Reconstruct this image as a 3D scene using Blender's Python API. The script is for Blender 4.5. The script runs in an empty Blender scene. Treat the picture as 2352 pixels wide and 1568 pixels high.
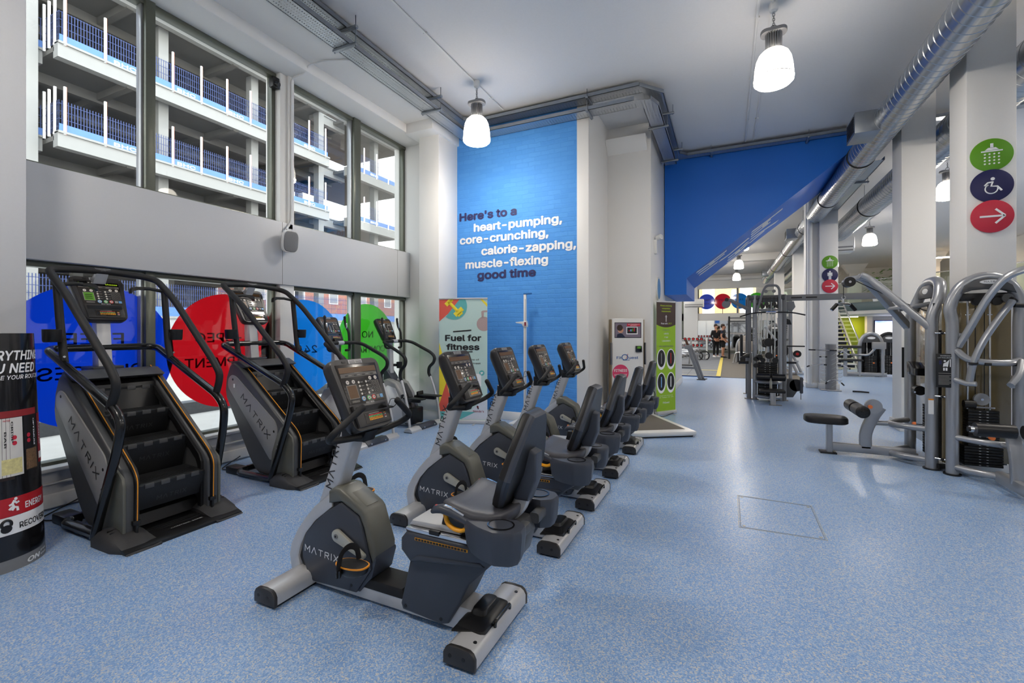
import bpy, bmesh, math, random
SKY, SUN, LAMPS, LENSE, EXPO = 2.8, 0.9, 4.5, 60.0, 0.92
from mathutils import Vector as V, Matrix as MX
random.seed(7)
PI = math.pi
C = bpy.context.scene.collection
# ---------------------------------------------------------------- materials
def lin(c):
    return tuple((v/255/12.92 if v/255 <= .04045 else ((v/255+.055)/1.055)**2.4) for v in c)
_M = {}
def mat(name, rgb, rough=.5, metal=0., bump=0., bscale=60., var=.06, emis=0., coat=0., trans=0., emrgb=None):
    if name in _M: return _M[name]
    m = bpy.data.materials.new(name); m.use_nodes = True
    nt = m.node_tree; b = nt.nodes['Principled BSDF']
    c = lin(rgb)
    tc = nt.nodes.new('ShaderNodeTexCoord'); nz = nt.nodes.new('ShaderNodeTexNoise')
    nz.inputs['Scale'].default_value = bscale; nz.inputs['Detail'].default_value = 3
    nt.links.new(tc.outputs['Object'], nz.inputs['Vector'])
    mx = nt.nodes.new('ShaderNodeMix'); mx.data_type = 'RGBA'
    mx.inputs['A'].default_value = tuple(v*(1-var) for v in c)+(1,)
    mx.inputs['B'].default_value = tuple(min(1, v*(1+var)) for v in c)+(1,)
    nt.links.new(nz.outputs['Fac'], mx.inputs['Factor'])
    nt.links.new(mx.outputs['Result'], b.inputs['Base Color'])
    b.inputs['Roughness'].default_value = rough; b.inputs['Metallic'].default_value = metal
    if coat: b.inputs['Coat Weight'].default_value = coat
    if emis:
        b.inputs['Emission Color'].default_value = lin(emrgb or rgb)+(1,); b.inputs['Emission Strength'].default_value = emis
    if bump:
        bp = nt.nodes.new('ShaderNodeBump'); bp.inputs['Strength'].default_value = bump; bp.inputs['Distance'].default_value = .002
        nt.links.new(nz.outputs['Fac'], bp.inputs['Height']); nt.links.new(bp.outputs['Normal'], b.inputs['Normal'])
    _M[name] = m
    return m
def nodes(name):
    m = bpy.data.materials.new(name); m.use_nodes = True
    nt = m.node_tree
    def N(t, **k):
        n = nt.nodes.new(t)
        for a, v in k.items(): setattr(n, a, v)
        return n
    _M[name] = m
    return m, nt, N, nt.links.new, nt.nodes['Principled BSDF'], nt.nodes['Material Output']
WHITE = mat('white_paint', (236, 234, 230), .55, bump=.12, bscale=90, var=.02)
CEIL = mat('ceiling_paint', (228, 227, 226), .8, bump=.1, bscale=40, var=.03)
GREYP = mat('grey_panel', (202, 203, 206), .42, var=.02)
TRIM = mat('white_gloss', (232, 231, 228), .3, var=.02)
BLUEP = mat('blue_paint', (18, 112, 214), .5, bump=.06, bscale=60, var=.05)
GALV = mat('galvanised_steel', (150, 155, 161), .34, .85, var=.12, bscale=9)
DUCT = mat('spiral_duct_steel', (182, 185, 188), .24, .9, var=.1, bscale=5)
DARKM = mat('bronze_metal', (100, 103, 92), .32, .35, var=.08)
SILV = mat('silver_paint', (200, 200, 202), .32, .25, var=.03)
SILV2 = mat('machine_silver', (166, 168, 172), .3, .55, var=.03)
CONS = mat('console_shell', (50, 48, 48), .36, bump=.1, bscale=400, var=.05); PADR = mat('pad_rubber', (54, 54, 56), .55, bump=.3, bscale=200, var=.12)
CHAR = mat('charcoal_plastic', (62, 66, 76), .42, bump=.12, bscale=400, var=.05)
CHARG = mat('grey_plastic', (74, 75, 77), .42, bump=.12, bscale=400, var=.05)
OLIVE = mat('warm_grey_plastic', (96, 96, 88), .38, bump=.1, bscale=400, var=.04)
LGREY = mat('light_grey_plastic', (150, 150, 150), .36, var=.04)
BLK = mat('black_plastic', (18, 18, 20), .4, bump=.1, bscale=300, var=.1)
BLKG = mat('black_gloss', (14, 14, 17), .18, coat=.4, var=.1)
RUB = mat('black_rubber', (20, 20, 22), .6, bump=.2, bscale=250, var=.12)
STEP = mat('step_plastic', (25, 26, 28), .5, bump=.3, bscale=120, var=.15)
STEPG = mat('step_grip', (74, 74, 75), .5, var=.1)
BTUBE = mat('black_tube', (18, 19, 21), .26, .3, coat=.4, var=.08)
VINYL = mat('black_vinyl', (22, 21, 23), .38, bump=.25, bscale=180, var=.1)
CUSH = mat('charcoal_vinyl', (70, 70, 76), .42, bump=.25, bscale=160, var=.06)
CHR = mat('chrome', (225, 225, 226), .12, 1., var=.02)
ORG = mat('orange_line', (236, 150, 34), .45, var=.04)
YEL = mat('yellow_handle', (244, 166, 24), .4, var=.04)
CRANK = mat('crank_alloy', (186, 184, 172), .35, .4, var=.04)
DISP = mat('display_brown', (44, 38, 34), .22, coat=.3, var=.05)
LCD = mat('lcd_brown', (104, 72, 40), .3, var=.15, bscale=300)
LCDG = mat('lcd_green', (84, 140, 36), .3, emis=.12)
LEDY = mat('led_text', (170, 200, 40), .4, emis=.6)
BTNW = mat('button_white', (222, 214, 205), .4)
BTNB = mat('button_blue', (120, 176, 226), .4)
BTNG = mat('button_green', (90, 190, 110), .4)
BTNR = mat('button_red', (214, 60, 58), .4)
KEY = mat('keypad_keys', (150, 146, 140), .4)
LABG = mat('label_grey', (96, 92, 88), .4)
TXTL = mat('lettering_light', (226, 226, 226), .4, .2)
TXTD = mat('lettering_dark', (52, 52, 54), .5)
TXTE = mat('lettering_embossed', (58, 58, 60), .55)
RED = mat('sign_red', (204, 42, 66), .4, var=.02)
GRN = mat('sign_green', (96, 158, 24), .4, var=.02)
NAVY = mat('sign_navy', (30, 30, 82), .4, var=.02)
PINK = mat('sticker_pink', (226, 66, 110), .4, var=.02)
WHT = mat('print_white', (246, 246, 246), .45, var=.01)
PBLK = mat('print_black', (22, 22, 24), .45, var=.02)
ORGK = mat('orange_knob', (244, 132, 70), .4)
STACK = mat('weight_steel', (26, 26, 27), .4, .3, var=.1)
SHRD = mat('smoked_shroud', (122, 108, 78), .14, coat=.5, var=.06)
WOOD = mat('oak_side', (150, 132, 104), .45, bump=.1, bscale=30, var=.12)
REDR = mat('red_plate', (196, 36, 34), .4)
GREY = mat('mid_grey', (128, 128, 130), .45)
SKIN = mat('skin', (205, 150, 122), .5, var=.05)
HAIR = mat('hair_brown', (58, 40, 30), .6, var=.15)
CLBK = mat('black_cloth', (28, 28, 32), .8, bump=.2, var=.08)
CLNV = mat('navy_cloth', (34, 42, 66), .8, bump=.2, var=.08)
SHOE = mat('shoe_white', (232, 230, 226), .6)
STEELP = mat('steel_white_paint', (138, 138, 136), .5, bump=.1, bscale=4, var=.06)
DECKM = mat('deck_soffit', (92, 90, 86), .7, bump=.1, var=.2, bscale=2)
SBLUE = mat('kickboard_blue', (76, 116, 180), .5, var=.08, bscale=3)
STONE = mat('outside_paving', (152, 147, 140), .8, bump=.2, bscale=3, var=.12)
DKSTONE = mat('dark_kerb', (70, 70, 72), .6, var=.35, bscale=20)
HOARD = mat('hoarding_white', (156, 158, 160), .6, var=.04)
LEAF = mat('leaf_green', (86, 140, 46), .5, var=.3)
GREENW = mat('green_wall', (186, 206, 40), .55, var=.03)
MATG = mat('gym_tile', (120, 124, 130), .6, bump=.2, bscale=120, var=.08)
MATB = mat('brown_mat', (104, 98, 90), .7, bump=.2, bscale=150, var=.1)
YTAPE = mat('yellow_tape', (232, 210, 96), .6)
MIRR = mat('mirror', (232, 236, 238), .03, 1., var=.0)
LAMP = mat('lamp_opal', (255, 250, 240), .3, emis=9., emrgb=(255, 244, 230)); LENS = mat('lamp_lens', (255, 250, 240), .3, emis=9., emrgb=(255, 246, 234))
STRIPL = mat('strip_lamp', (255, 236, 214), .3, emis=14., emrgb=(255, 226, 190))
def floor_mat():
    m, nt, N, L, b, o = nodes('floor_vinyl_speckle')
    tc = N('ShaderNodeTexCoord')
    n1 = N('ShaderNodeTexVoronoi'); n1.inputs['Scale'].default_value = 165; s1 = N('ShaderNodeSeparateColor')
    r1 = N('ShaderNodeValToRGB'); e = r1.color_ramp.elements
    e[0].position = .12; e[0].color = lin((118, 157, 211))+(1,)
    e[1].position = .93; e[1].color = lin((208, 206, 203))+(1,)
    x = e.new(.45); x.color = lin((141, 176, 219))+(1,)
    x = e.new(.74); x.color = lin((168, 193, 223))+(1,)
    L(n1.outputs['Color'], s1.inputs[0])
    n2 = N('ShaderNodeTexNoise'); n2.inputs['Scale'].default_value = 170; n2.inputs['Detail'].default_value = 1
    r2 = N('ShaderNodeValToRGB'); e = r2.color_ramp.elements
    e[0].position = .66; e[0].color = (0, 0, 0, 1); e[1].position = .70; e[1].color = (1, 1, 1, 1)
    mx = N('ShaderNodeMix', data_type='RGBA'); mx.inputs['B'].default_value = lin((100, 138, 198))+(1,)
    n3 = N('ShaderNodeTexNoise'); n3.inputs['Scale'].default_value = .9; n3.inputs['Detail'].default_value = 4
    mr = N('ShaderNodeMapRange'); mr.inputs['To Min'].default_value = .29; mr.inputs['To Max'].default_value = .34
    for n in (n1, n2, n3): L(tc.outputs['Object'], n.inputs['Vector'])
    L(s1.outputs[0], r1.inputs['Fac']); L(n2.outputs['Fac'], r2.inputs['Fac'])
    L(r2.outputs['Color'], mx.inputs['Factor']); L(r1.outputs['Color'], mx.inputs['A'])
    L(mx.outputs['Result'], b.inputs['Base Color']); L(n3.outputs['Fac'], mr.inputs['Value']); L(mr.outputs['Result'], b.inputs['Roughness'])
    b.inputs['Specular IOR Level'].default_value = .45
    return m
FLOOR = floor_mat()
def brick_mat(name, c1, c2, mort, sc=1., bump=.8, bw=.5, rh=.25):
    m, nt, N, L, b, o = nodes(name)
    tc = N('ShaderNodeTexCoord'); sp = N('ShaderNodeSeparateXYZ'); cb = N('ShaderNodeCombineXYZ'); ad = N('ShaderNodeMath', operation='ADD')
    L(tc.outputs['Object'], sp.inputs[0]); L(sp.outputs['X'], ad.inputs[0]); L(sp.outputs['Y'], ad.inputs[1])
    L(ad.outputs[0], cb.inputs['X']); L(sp.outputs['Z'], cb.inputs['Y'])
    bt = N('ShaderNodeTexBrick'); bt.inputs['Scale'].default_value = sc; bt.inputs['Mortar Size'].default_value = .008
    bt.inputs['Brick Width'].default_value = bw; bt.inputs['Row Height'].default_value = rh; bt.inputs['Mortar Smooth'].default_value = .4
    bt.inputs['Color1'].default_value = lin(c1)+(1,); bt.inputs['Color2'].default_value = lin(c2)+(1,); bt.inputs['Mortar'].default_value = lin(mort)+(1,)
    nz = N('ShaderNodeTexNoise'); nz.inputs['Scale'].default_value = 9; nz.inputs['Detail'].default_value = 8
    L(tc.outputs['Object'], nz.inputs['Vector'])
    va = N('ShaderNodeVectorMath', operation='SCALE'); va.inputs['Scale'].default_value = .035
    av = N('ShaderNodeVectorMath', operation='ADD'); L(nz.outputs['Color'], va.inputs[0]); L(cb.outputs[0], av.inputs[0]); L(va.outputs[0], av.inputs[1])
    L(av.outputs[0], bt.inputs['Vector']); L(bt.outputs['Color'], b.inputs['Base Color'])
    b1 = N('ShaderNodeBump', invert=True); b1.inputs['Strength'].default_value = bump; b1.inputs['Distance'].default_value = .012
    b2 = N('ShaderNodeBump'); b2.inputs['Strength'].default_value = .6; b2.inputs['Distance'].default_value = .01
    L(bt.outputs['Fac'], b1.inputs['Height']); L(nz.outputs['Fac'], b2.inputs['Height']); L(b1.outputs['Normal'], b2.inputs['Normal']); L(b2.outputs['Normal'], b.inputs['Normal'])
    b.inputs['Roughness'].default_value = .68; b.inputs['Specular IOR Level'].default_value = .3
    return m
BRICK = brick_mat('blue_painted_brick', (88, 160, 234), (82, 154, 231), (84, 156, 232), bw=.225, rh=.075, bump=.4)
REDBRICK = brick_mat('red_brick', (158, 108, 90), (148, 96, 80), (140, 126, 114), sc=4, bump=.2)
def hole_mat(name, base, px, py, hx, hy, metal=.8, rough=.35, coords='XY', shift=0.):
    """a sheet with a grid of punched holes (transparent)"""
    m, nt, N, L, b, o = nodes(name)
    b.inputs['Base Color'].default_value = lin(base)+(1,); b.inputs['Metallic'].default_value = metal; b.inputs['Roughness'].default_value = rough
    tc = N('ShaderNodeTexCoord'); sp = N('ShaderNodeSeparateXYZ'); L(tc.outputs['Object'], sp.inputs[0])
    res = []
    for ax, p, h in ((coords[0], px, hx), (coords[1], py, hy)):
        dv = N('ShaderNodeMath', operation='DIVIDE'); dv.inputs[1].default_value = p
        fr = N('ShaderNodeMath', operation='FRACT'); lt = N('ShaderNodeMath', operation='LESS_THAN'); lt.inputs[1].default_value = h
        if ax == 'S':
            s2 = N('ShaderNodeMath', operation='ADD'); L(sp.outputs['X'], s2.inputs[0]); L(sp.outputs['Y'], s2.inputs[1]); L(s2.outputs[0], dv.inputs[0])
        else: L(sp.outputs[ax], dv.inputs[0])
        L(dv.outputs[0], fr.inputs[0]); L(fr.outputs[0], lt.inputs[0]); res.append(lt)
    return m, nt, N, L, b, o, res
def perf(name, px, py, hx, hy):
    m, nt, N, L, b, o, r = hole_mat(name, (190, 194, 198), px, py, hx, hy)
    mu = N('ShaderNodeMath', operation='MULTIPLY'); L(r[0].outputs[0], mu.inputs[0]); L(r[1].outputs[0], mu.inputs[1])
    tr = N('ShaderNodeBsdfTransparent'); ms = N('ShaderNodeMixShader')
    L(mu.outputs[0], ms.inputs[0]); L(b.outputs[0], ms.inputs[1]); L(tr.outputs[0], ms.inputs[2]); L(ms.outputs[0], o.inputs['Surface'])
    return m
PERFX = perf('perforated_tray', .045, .028, .36, .36)
def mesh_fence():
    m, nt, N, L, b, o, r = hole_mat('blue_mesh_fence', (36, 54, 104), .09, .28, .28, .07, metal=0, rough=.6, coords='SZ')
    mx = N('ShaderNodeMath', operation='MAXIMUM'); L(r[0].outputs[0], mx.inputs[0]); L(r[1].outputs[0], mx.inputs[1])
    tr = N('ShaderNodeBsdfTransparent'); ms = N('ShaderNodeMixShader')
    L(mx.outputs[0], ms.inputs[0]); L(tr.outputs[0], ms.inputs[1]); L(b.outputs[0], ms.inputs[2]); L(ms.outputs[0], o.inputs['Surface'])
    return m
FENCE = mesh_fence()
def glass(name, tint=(1, 1, 1), refl=.07):
    m, nt, N, L, b, o = nodes(name)
    tr = N('ShaderNodeBsdfTransparent'); tr.inputs[0].default_value = tuple(tint)+(1,)
    gl = N('ShaderNodeBsdfGlossy'); gl.inputs['Roughness'].default_value = .02
    lw = N('ShaderNodeLayerWeight'); lw.inputs['Blend'].default_value = .25
    mr = N('ShaderNodeMapRange'); mr.inputs['To Min'].default_value = refl*.5; mr.inputs['To Max'].default_value = .5
    ms = N('ShaderNodeMixShader'); L(lw.outputs['Fresnel'], mr.inputs['Value']); L(mr.outputs['Result'], ms.inputs[0])
    L(tr.outputs[0], ms.inputs[1]); L(gl.outputs[0], ms.inputs[2]); L(ms.outputs[0], o.inputs['Surface'])
    return m
GLASS = glass('window_glass', (.95, .97, .96)); GLASSG = glass('balustrade_glass', (.82, .92, .84))
def film(name, rgb):
    m, nt, N, L, b, o = nodes(name)
    d = N('ShaderNodeBsdfDiffuse'); t = N('ShaderNodeBsdfTranslucent'); g = N('ShaderNodeBsdfGlossy'); g.inputs['Roughness'].default_value = .05
    nz = N('ShaderNodeTexNoise'); nz.inputs['Scale'].default_value = 1.5; tc = N('ShaderNodeTexCoord'); L(tc.outputs['Object'], nz.inputs[0])
    c = lin(rgb); mx = N('ShaderNodeMix', data_type='RGBA'); mx.inputs['A'].default_value = tuple(v*.92 for v in c)+(1,); mx.inputs['B'].default_value = tuple(min(1, v*1.06) for v in c)+(1,)
    L(nz.outputs['Fac'], mx.inputs['Factor'])
    L(mx.outputs['Result'], d.inputs[0]); L(mx.outputs['Result'], t.inputs[0])
    a = N('ShaderNodeMixShader'); a.inputs[0].default_value = .5; L(d.outputs[0], a.inputs[1]); L(t.outputs[0], a.inputs[2])
    e = N('ShaderNodeMixShader'); e.inputs[0].default_value = .05; L(a.outputs[0], e.inputs[1]); L(g.outputs[0], e.inputs[2]); L(e.outputs[0], o.inputs['Surface'])
    return m
FB, FR, FL, FG = film('film_blue', (8, 62, 210)), film('film_red', (206, 20, 32)), film('film_light_blue', (18, 128, 226)), film('film_green', (70, 196, 44))
FBT, FRT, FLT, FGT = film('film_blue_shaded', (8, 24, 92)), film('film_red_shaded', (120, 14, 26)), film('film_light_blue_shaded', (10, 76, 140)), film('film_green_shaded', (44, 122, 34))  # darker copies paint in the shade of lettering printed on the outside
# ---------------------------------------------------------------- mesh builder
def rot_to(d):
    return V(d).normalized().to_track_quat('Z', 'Y').to_matrix().to_4x4()
def frame(o, x, y):
    x = V(x).normalized(); y = V(y).normalized(); z = x.cross(y)
    return MX(((x.x, y.x, z.x, o[0]), (x.y, y.y, z.y, o[1]), (x.z, y.z, z.z, o[2]), (0, 0, 0, 1)))
def fil(pts, rad, n=5, closed=False):
    """round the corners of a polyline"""
    pts = [V(p) for p in pts]; out = []; N = len(pts)
    for i, p in enumerate(pts):
        if not closed and i in (0, N-1): out.append(p); continue
        a, b = pts[i-1], pts[(i+1) % N]
        r = min(rad, (a-p).length*.49, (b-p).length*.49)
        s, e = p+(a-p).normalized()*r, p+(b-p).normalized()*r
        for k in range(n+1):
            t = k/n; out.append(s*(1-t)**2+p*2*t*(1-t)+e*t*t)
    return out
_txt = {}
try: FONT = bpy.data.fonts.load(bpy.utils.system_resource('DATAFILES', path='fonts')+'/Inter.woff2')
except Exception: FONT = None
def text_geo(s, off=0., font=None):
    off = 0; k = s
    if k not in _txt:
        cu = bpy.data.curves.new('t', 'FONT'); cu.body = s; cu.size = 1; cu.resolution_u = 3
        if FONT: cu.font = FONT
        ob = bpy.data.objects.new('t', cu)
        me = bpy.data.meshes.new_from_object(ob)
        vs = [v.co.copy() for v in me.vertices]; fs = [tuple(p.vertices) for p in me.polygons]
        xs = [v.x for v in vs] or [0]
        _txt[k] = (vs, fs, min(xs), max(xs))
        bpy.data.objects.remove(ob); bpy.data.curves.remove(cu); bpy.data.meshes.remove(me)
    return _txt[k]
class MB:
    def __init__(s): s.v = []; s.f = []; s.m = []; s.ms = []
    def mi(s, m):
        if m not in s.ms: s.ms.append(m)
        return s.ms.index(m)
    def raw(s, vs, fs, m, M=None):
        o = len(s.v); i = s.mi(m)
        s.v += [tuple(M @ V(v)) if M is not None else tuple(v) for v in vs]
        for f in fs: s.f.append(tuple(o+k for k in f)); s.m.append(i)
        return s
    def bmx(s, bm, m, M=None):
        bm.verts.index_update()
        s.raw([v.co.copy() for v in bm.verts], [[v.index for v in f.verts] for f in bm.faces], m, M); bm.free(); return s
    def box(s, c, d, m, bev=0., M=None, seg=2):
        x, y, z = (k/2 for k in d)
        if bev <= 0:
            vs = [(c[0]+a*x, c[1]+b*y, c[2]+e*z) for e in (-1, 1) for b in (-1, 1) for a in (-1, 1)]
            return s.raw(vs, [(0, 2, 3, 1), (4, 5, 7, 6), (0, 1, 5, 4), (2, 6, 7, 3), (0, 4, 6, 2), (1, 3, 7, 5)], m, M)
        bm = bmesh.new(); bmesh.ops.create_cube(bm, size=1)
        for v in bm.verts: v.co = V((v.co.x*d[0]+c[0], v.co.y*d[1]+c[1], v.co.z*d[2]+c[2]))
        bmesh.ops.bevel(bm, geom=bm.edges[:], offset=min(bev, min(d)*.49), segments=seg, profile=.5, affect='EDGES')
        return s.bmx(bm, m, M)
    def b2(s, a, b, m, bev=0., M=None):
        return s.box([(p+q)/2 for p, q in zip(a, b)], [abs(p-q) for p, q in zip(a, b)], m, bev, M)
    def prism(s, poly, a, b, m, ax='y', bev=0., M=None, seg=2):
        def P(u, w, t):
            return {'y': (u, t, w), 'x': (t, u, w), 'z': (u, w, t)}[ax]
        bm = bmesh.new(); n = len(poly)
        lo = [bm.verts.new(P(u, w, a)) for u, w in poly]; hi = [bm.verts.new(P(u, w, b)) for u, w in poly]
        f1 = bm.faces.new(lo); f2 = bm.faces.new(hi[::-1])
        for i in range(n): bm.faces.new((lo[i], hi[i], hi[(i+1) % n], lo[(i+1) % n]))
        bmesh.ops.recalc_face_normals(bm, faces=bm.faces[:])
        if bev > 0:
            es = list(f1.edges)+list(f2.edges)
            bmesh.ops.bevel(bm, geom=es, offset=bev, segments=seg, profile=.5, affect='EDGES', clamp_overlap=True)
        return s.bmx(bm, m, M)
    def cyl(s, p0, p1, r0, m, r1=None, seg=16, M=None):
        p0, p1 = V(p0), V(p1); r1 = r0 if r1 is None else r1
        R = rot_to(p1-p0); vs = []
        for p, r in ((p0, r0), (p1, r1)):
            for k in range(seg):
                a = 2*PI*k/seg; vs.append(p+(R @ V((r*math.cos(a), r*math.sin(a), 0))))
        fs = [(k, (k+1) % seg, seg+(k+1) % seg, seg+k) for k in range(seg)]+[tuple(range(seg))[::-1], tuple(range(seg, 2*seg))]
        return s.raw(vs, fs, m, M)
    def tube(s, pts, r, m, seg=10, rad=0., n=5, closed=False, flat=(1, 1), M=None, up=None, rr=None):
        pts = fil(pts, rad, n, closed) if rad else [V(p) for p in pts]
        N = len(pts); T = []
        for i in range(N):
            a = pts[i-1] if (i or closed) else pts[i]; b = pts[(i+1) % N] if (i < N-1 or closed) else pts[i]
            T.append((b-a).normalized())
        u = V(up) if up is not None else (V((0, 0, 1)) if abs(T[0].z) < .9 else V((1, 0, 0)))
        vs = []; x = None
        for i, p in enumerate(pts):
            if x is None or up is not None: x = u.cross(T[i])
            else: x = x-T[i]*x.dot(T[i])
            if x.length < 1e-6: x = V((1, 0, 0)).cross(T[i])
            x.normalize(); y = T[i].cross(x)
            q = r if rr is None else rr[min(len(rr)-1, round(i/(N-1)*(len(rr)-1)))]
            for k in range(seg):
                a = 2*PI*(k+.5)/seg; vs.append(p+x*(q*flat[0]*math.cos(a))+y*(q*flat[1]*math.sin(a)))
        fs = []
        for i in range(N if closed else N-1):
            j = (i+1) % N
            for k in range(seg): fs.append((i*seg+k, i*seg+(k+1) % seg, j*seg+(k+1) % seg, j*seg+k))
        if not closed: fs += [tuple(range(seg))[::-1], tuple(range((N-1)*seg, N*seg))]
        return s.raw(vs, fs, m, M)
    def sqtube(s, pts, w, h, m, rad=0., up=(0, 0, 1), M=None, bevk=.25):
        """rounded rectangular bar along a path"""
        prof = []
        b = min(w, h)*bevk
        for cx, cy, a0 in ((w/2-b, h/2-b, 0), (-w/2+b, h/2-b, 90), (-w/2+b, -h/2+b, 180), (w/2-b, -h/2+b, 270)):
            for k in range(3):
                a = math.radians(a0+45*k); prof.append((cx+b*math.cos(a), cy+b*math.sin(a)))
        pts = fil(pts, rad, 5) if rad else [V(p) for p in pts]; N = len(pts); n = len(prof); vs = []
        for i in range(N):
            t = (pts[min(i+1, N-1)]-pts[max(i-1, 0)]).normalized(); x = V(up).cross(t)
            if x.length < 1e-4: x = V((1, 0, 0)).cross(t) if abs(t.x) < .9 else V((0, 1, 0))
            x.normalize(); y = t.cross(x)
            vs += [pts[i]+x*a+y*c for a, c in prof]
        fs = [(i*n+k, i*n+(k+1) % n, (i+1)*n+(k+1) % n, (i+1)*n+k) for i in range(N-1) for k in range(n)]
        fs += [tuple(range(n))[::-1], tuple(range((N-1)*n, N*n))]
        return s.raw(vs, fs, m, M)
    def lathe(s, prof, m, c=(0, 0, 0), seg=24, M=None, sx=1., sy=1.):
        vs = []; n = len(prof)
        for k in range(seg):
            a = 2*PI*k/seg
            vs += [(c[0]+r*math.cos(a)*sx, c[1]+r*math.sin(a)*sy, c[2]+z) for r, z in prof]
        fs = [(k*n+i, ((k+1) % seg)*n+i, ((k+1) % seg)*n+i+1, k*n+i+1) for k in range(seg) for i in range(n-1)]
        return s.raw(vs, fs, m, M)
    def ball(s, c, r, m, seg=14, M=None):
        r = (r, r, r) if not hasattr(r, '__len__') else r
        pr = [(math.sin(PI*i/8)+(1e-5 if i in (0, 8) else 0), -math.cos(PI*i/8)) for i in range(9)]
        vs = []
        for k in range(seg):
            a = 2*PI*k/seg
            vs += [(c[0]+q*math.cos(a)*r[0], c[1]+q*math.sin(a)*r[1], c[2]+z*r[2]) for q, z in pr]
        return s.raw(vs, [(k*9+i, ((k+1) % seg)*9+i, ((k+1) % seg)*9+i+1, k*9+i+1) for k in range(seg) for i in range(8)], m, M)
    def loft(s, loops, m, M=None, caps=True):
        n = len(loops[0]); vs = [p for l in loops for p in l]
        fs = [(i*n+k, i*n+(k+1) % n, (i+1)*n+(k+1) % n, (i+1)*n+k) for i in range(len(loops)-1) for k in range(n)]
        if caps: fs += [tuple(range(n))[::-1], tuple(range((len(loops)-1)*n, len(loops)*n))]
        return s.raw(vs, fs, m, M)
    def disc(s, c, r, m, M=None, seg=20, h=.0015, sx=1., sy=1.):
        """thin raised disc in the local XY plane"""
        vs = [(c[0]+r*sx*math.cos(2*PI*k/seg), c[1]+r*sy*math.sin(2*PI*k/seg), c[2]+q) for q in (0, h) for k in range(seg)]
        fs = [(k, (k+1) % seg, seg+(k+1) % seg, seg+k) for k in range(seg)]+[tuple(range(seg, 2*seg))]
        return s.raw(vs, fs, m, M)
    def rect(s, x0, y0, x1, y1, m, M=None, z=0., h=.0012):
        return s.b2((x0, y0, z), (x1, y1, z+h), m, 0, M)
    def poly(s, pts, m, M=None, z=0., h=.001):
        return s.prism(pts, z, z+h, m, 'z', 0, M)
    def text(s, t, size, m, M, align='l', off=0., w=None, z=.001, sx=1.):
        """flat lettering in the local XY plane; w fits it to a width"""
        if t == 'MATRIX': return s.wordmark(size*.72, w or size*3.9, m, M, align, z)
        vs, fs, a, b = text_geo(t, off)
        kx = (w/(b-a) if w else size*sx); x0 = {'l': -a*kx, 'c': -(a+b)/2*kx, 'r': -b*kx}[align]
        q = [(0, 0)] if off < .004 else ([(-1, 0), (1, 0), (0, 1), (0, -1)] if off < .015 else [(math.cos(k*PI/4), math.sin(k*PI/4)) for k in range(8)])
        for i, (dx, dy) in enumerate(q): s.raw([(v.x*kx+x0+dx*off*kx, (v.y+dy*off)*size, z+i*(.00015 if size > .1 else .00006)) for v in vs], fs, m, M)
        return s
    def wordmark(s, h, w, m, M, align, z):
        L_ = [([[(0, 0), (0, 1), (.45, .35), (.9, 1), (.9, 0)]], .9), ([[(0, 0), (.45, 1), (.9, 0)]], .9), ([[(0, .93), (.8, .93)], [(.4, .93), (.4, 0)]], .8),
              ([[(.05, 0), (.05, .93), (.62, .93), (.74, .82), (.74, .6), (.62, .48), (.05, .48)], [(.38, .48), (.78, 0)]], .78), ([[(.05, 0), (.05, 1)]], .1), ([[(0, 0), (.8, 1)], [(0, 1), (.8, 0)]], .8)]
        W = sum(a for _, a in L_)+.42*5; k = w/W; x = {'l': 0, 'c': -w/2, 'r': -w}[align]; t = .08*h; nz = 0
        for st, a in L_:
            for pl in st:
                for p, q in zip(pl, pl[1:]):
                    p = V((x+p[0]*k, p[1]*h, z)); q = V((x+q[0]*k, q[1]*h, z)); nz += 1; p.z += nz*.00004; q.z = p.z; d = (q-p).normalized()*t; n = V((-d.y, d.x, 0)); d *= .6
                    s.raw([p-d-n, q+d-n, q+d+n, p-d+n], [(0, 1, 2, 3)], m, M)
            x += (a+.42)*k
        return s
    def build(s, name, parent=None, loc=None, ang=38, rot=None, **tags):
        me = bpy.data.meshes.new(name); me.from_pydata(s.v, [], s.f)
        for m in s.ms: me.materials.append(m)
        me.polygons.foreach_set('material_index', s.m)
        bm = bmesh.new(); bm.from_mesh(me); bmesh.ops.recalc_face_normals(bm, faces=bm.faces[:]); bm.to_mesh(me); bm.free()
        me.polygons.foreach_set('use_smooth', [True]*len(me.polygons)); me.set_sharp_from_angle(angle=math.radians(ang)); me.update()
        o = bpy.data.objects.new(name, me); C.objects.link(o)
        if parent is not None: o.parent = parent
        if loc is not None: o.location = loc
        if rot is not None: o.rotation_euler = (0, 0, rot)
        return o
def tag(o, label=None, cat=None, group=None, kind=None):
    if label: o['label'] = label
    if cat: o['category'] = cat
    if group: o['group'] = group
    if kind: o['kind'] = kind
    return o
def empty(name, loc, rz=0., **k):
    o = bpy.data.objects.new(name, None); C.objects.link(o); o.location = loc; o.rotation_euler = (0, 0, rz); o.empty_display_size = .1
    return tag(o, **k)
def copy_tree(o, parent=None):
    c = o.copy(); C.objects.link(c); c.parent = parent
    for ch in list(o.children): copy_tree(ch, c)
    return c
def struct(mb, name, label=None):
    return tag(mb.build(name), label, None, None, 'structure')
def bar(p, a, b, r, m, name, **k): return MB().cyl(a, b, r, m, **k).build(name, p)
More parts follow.
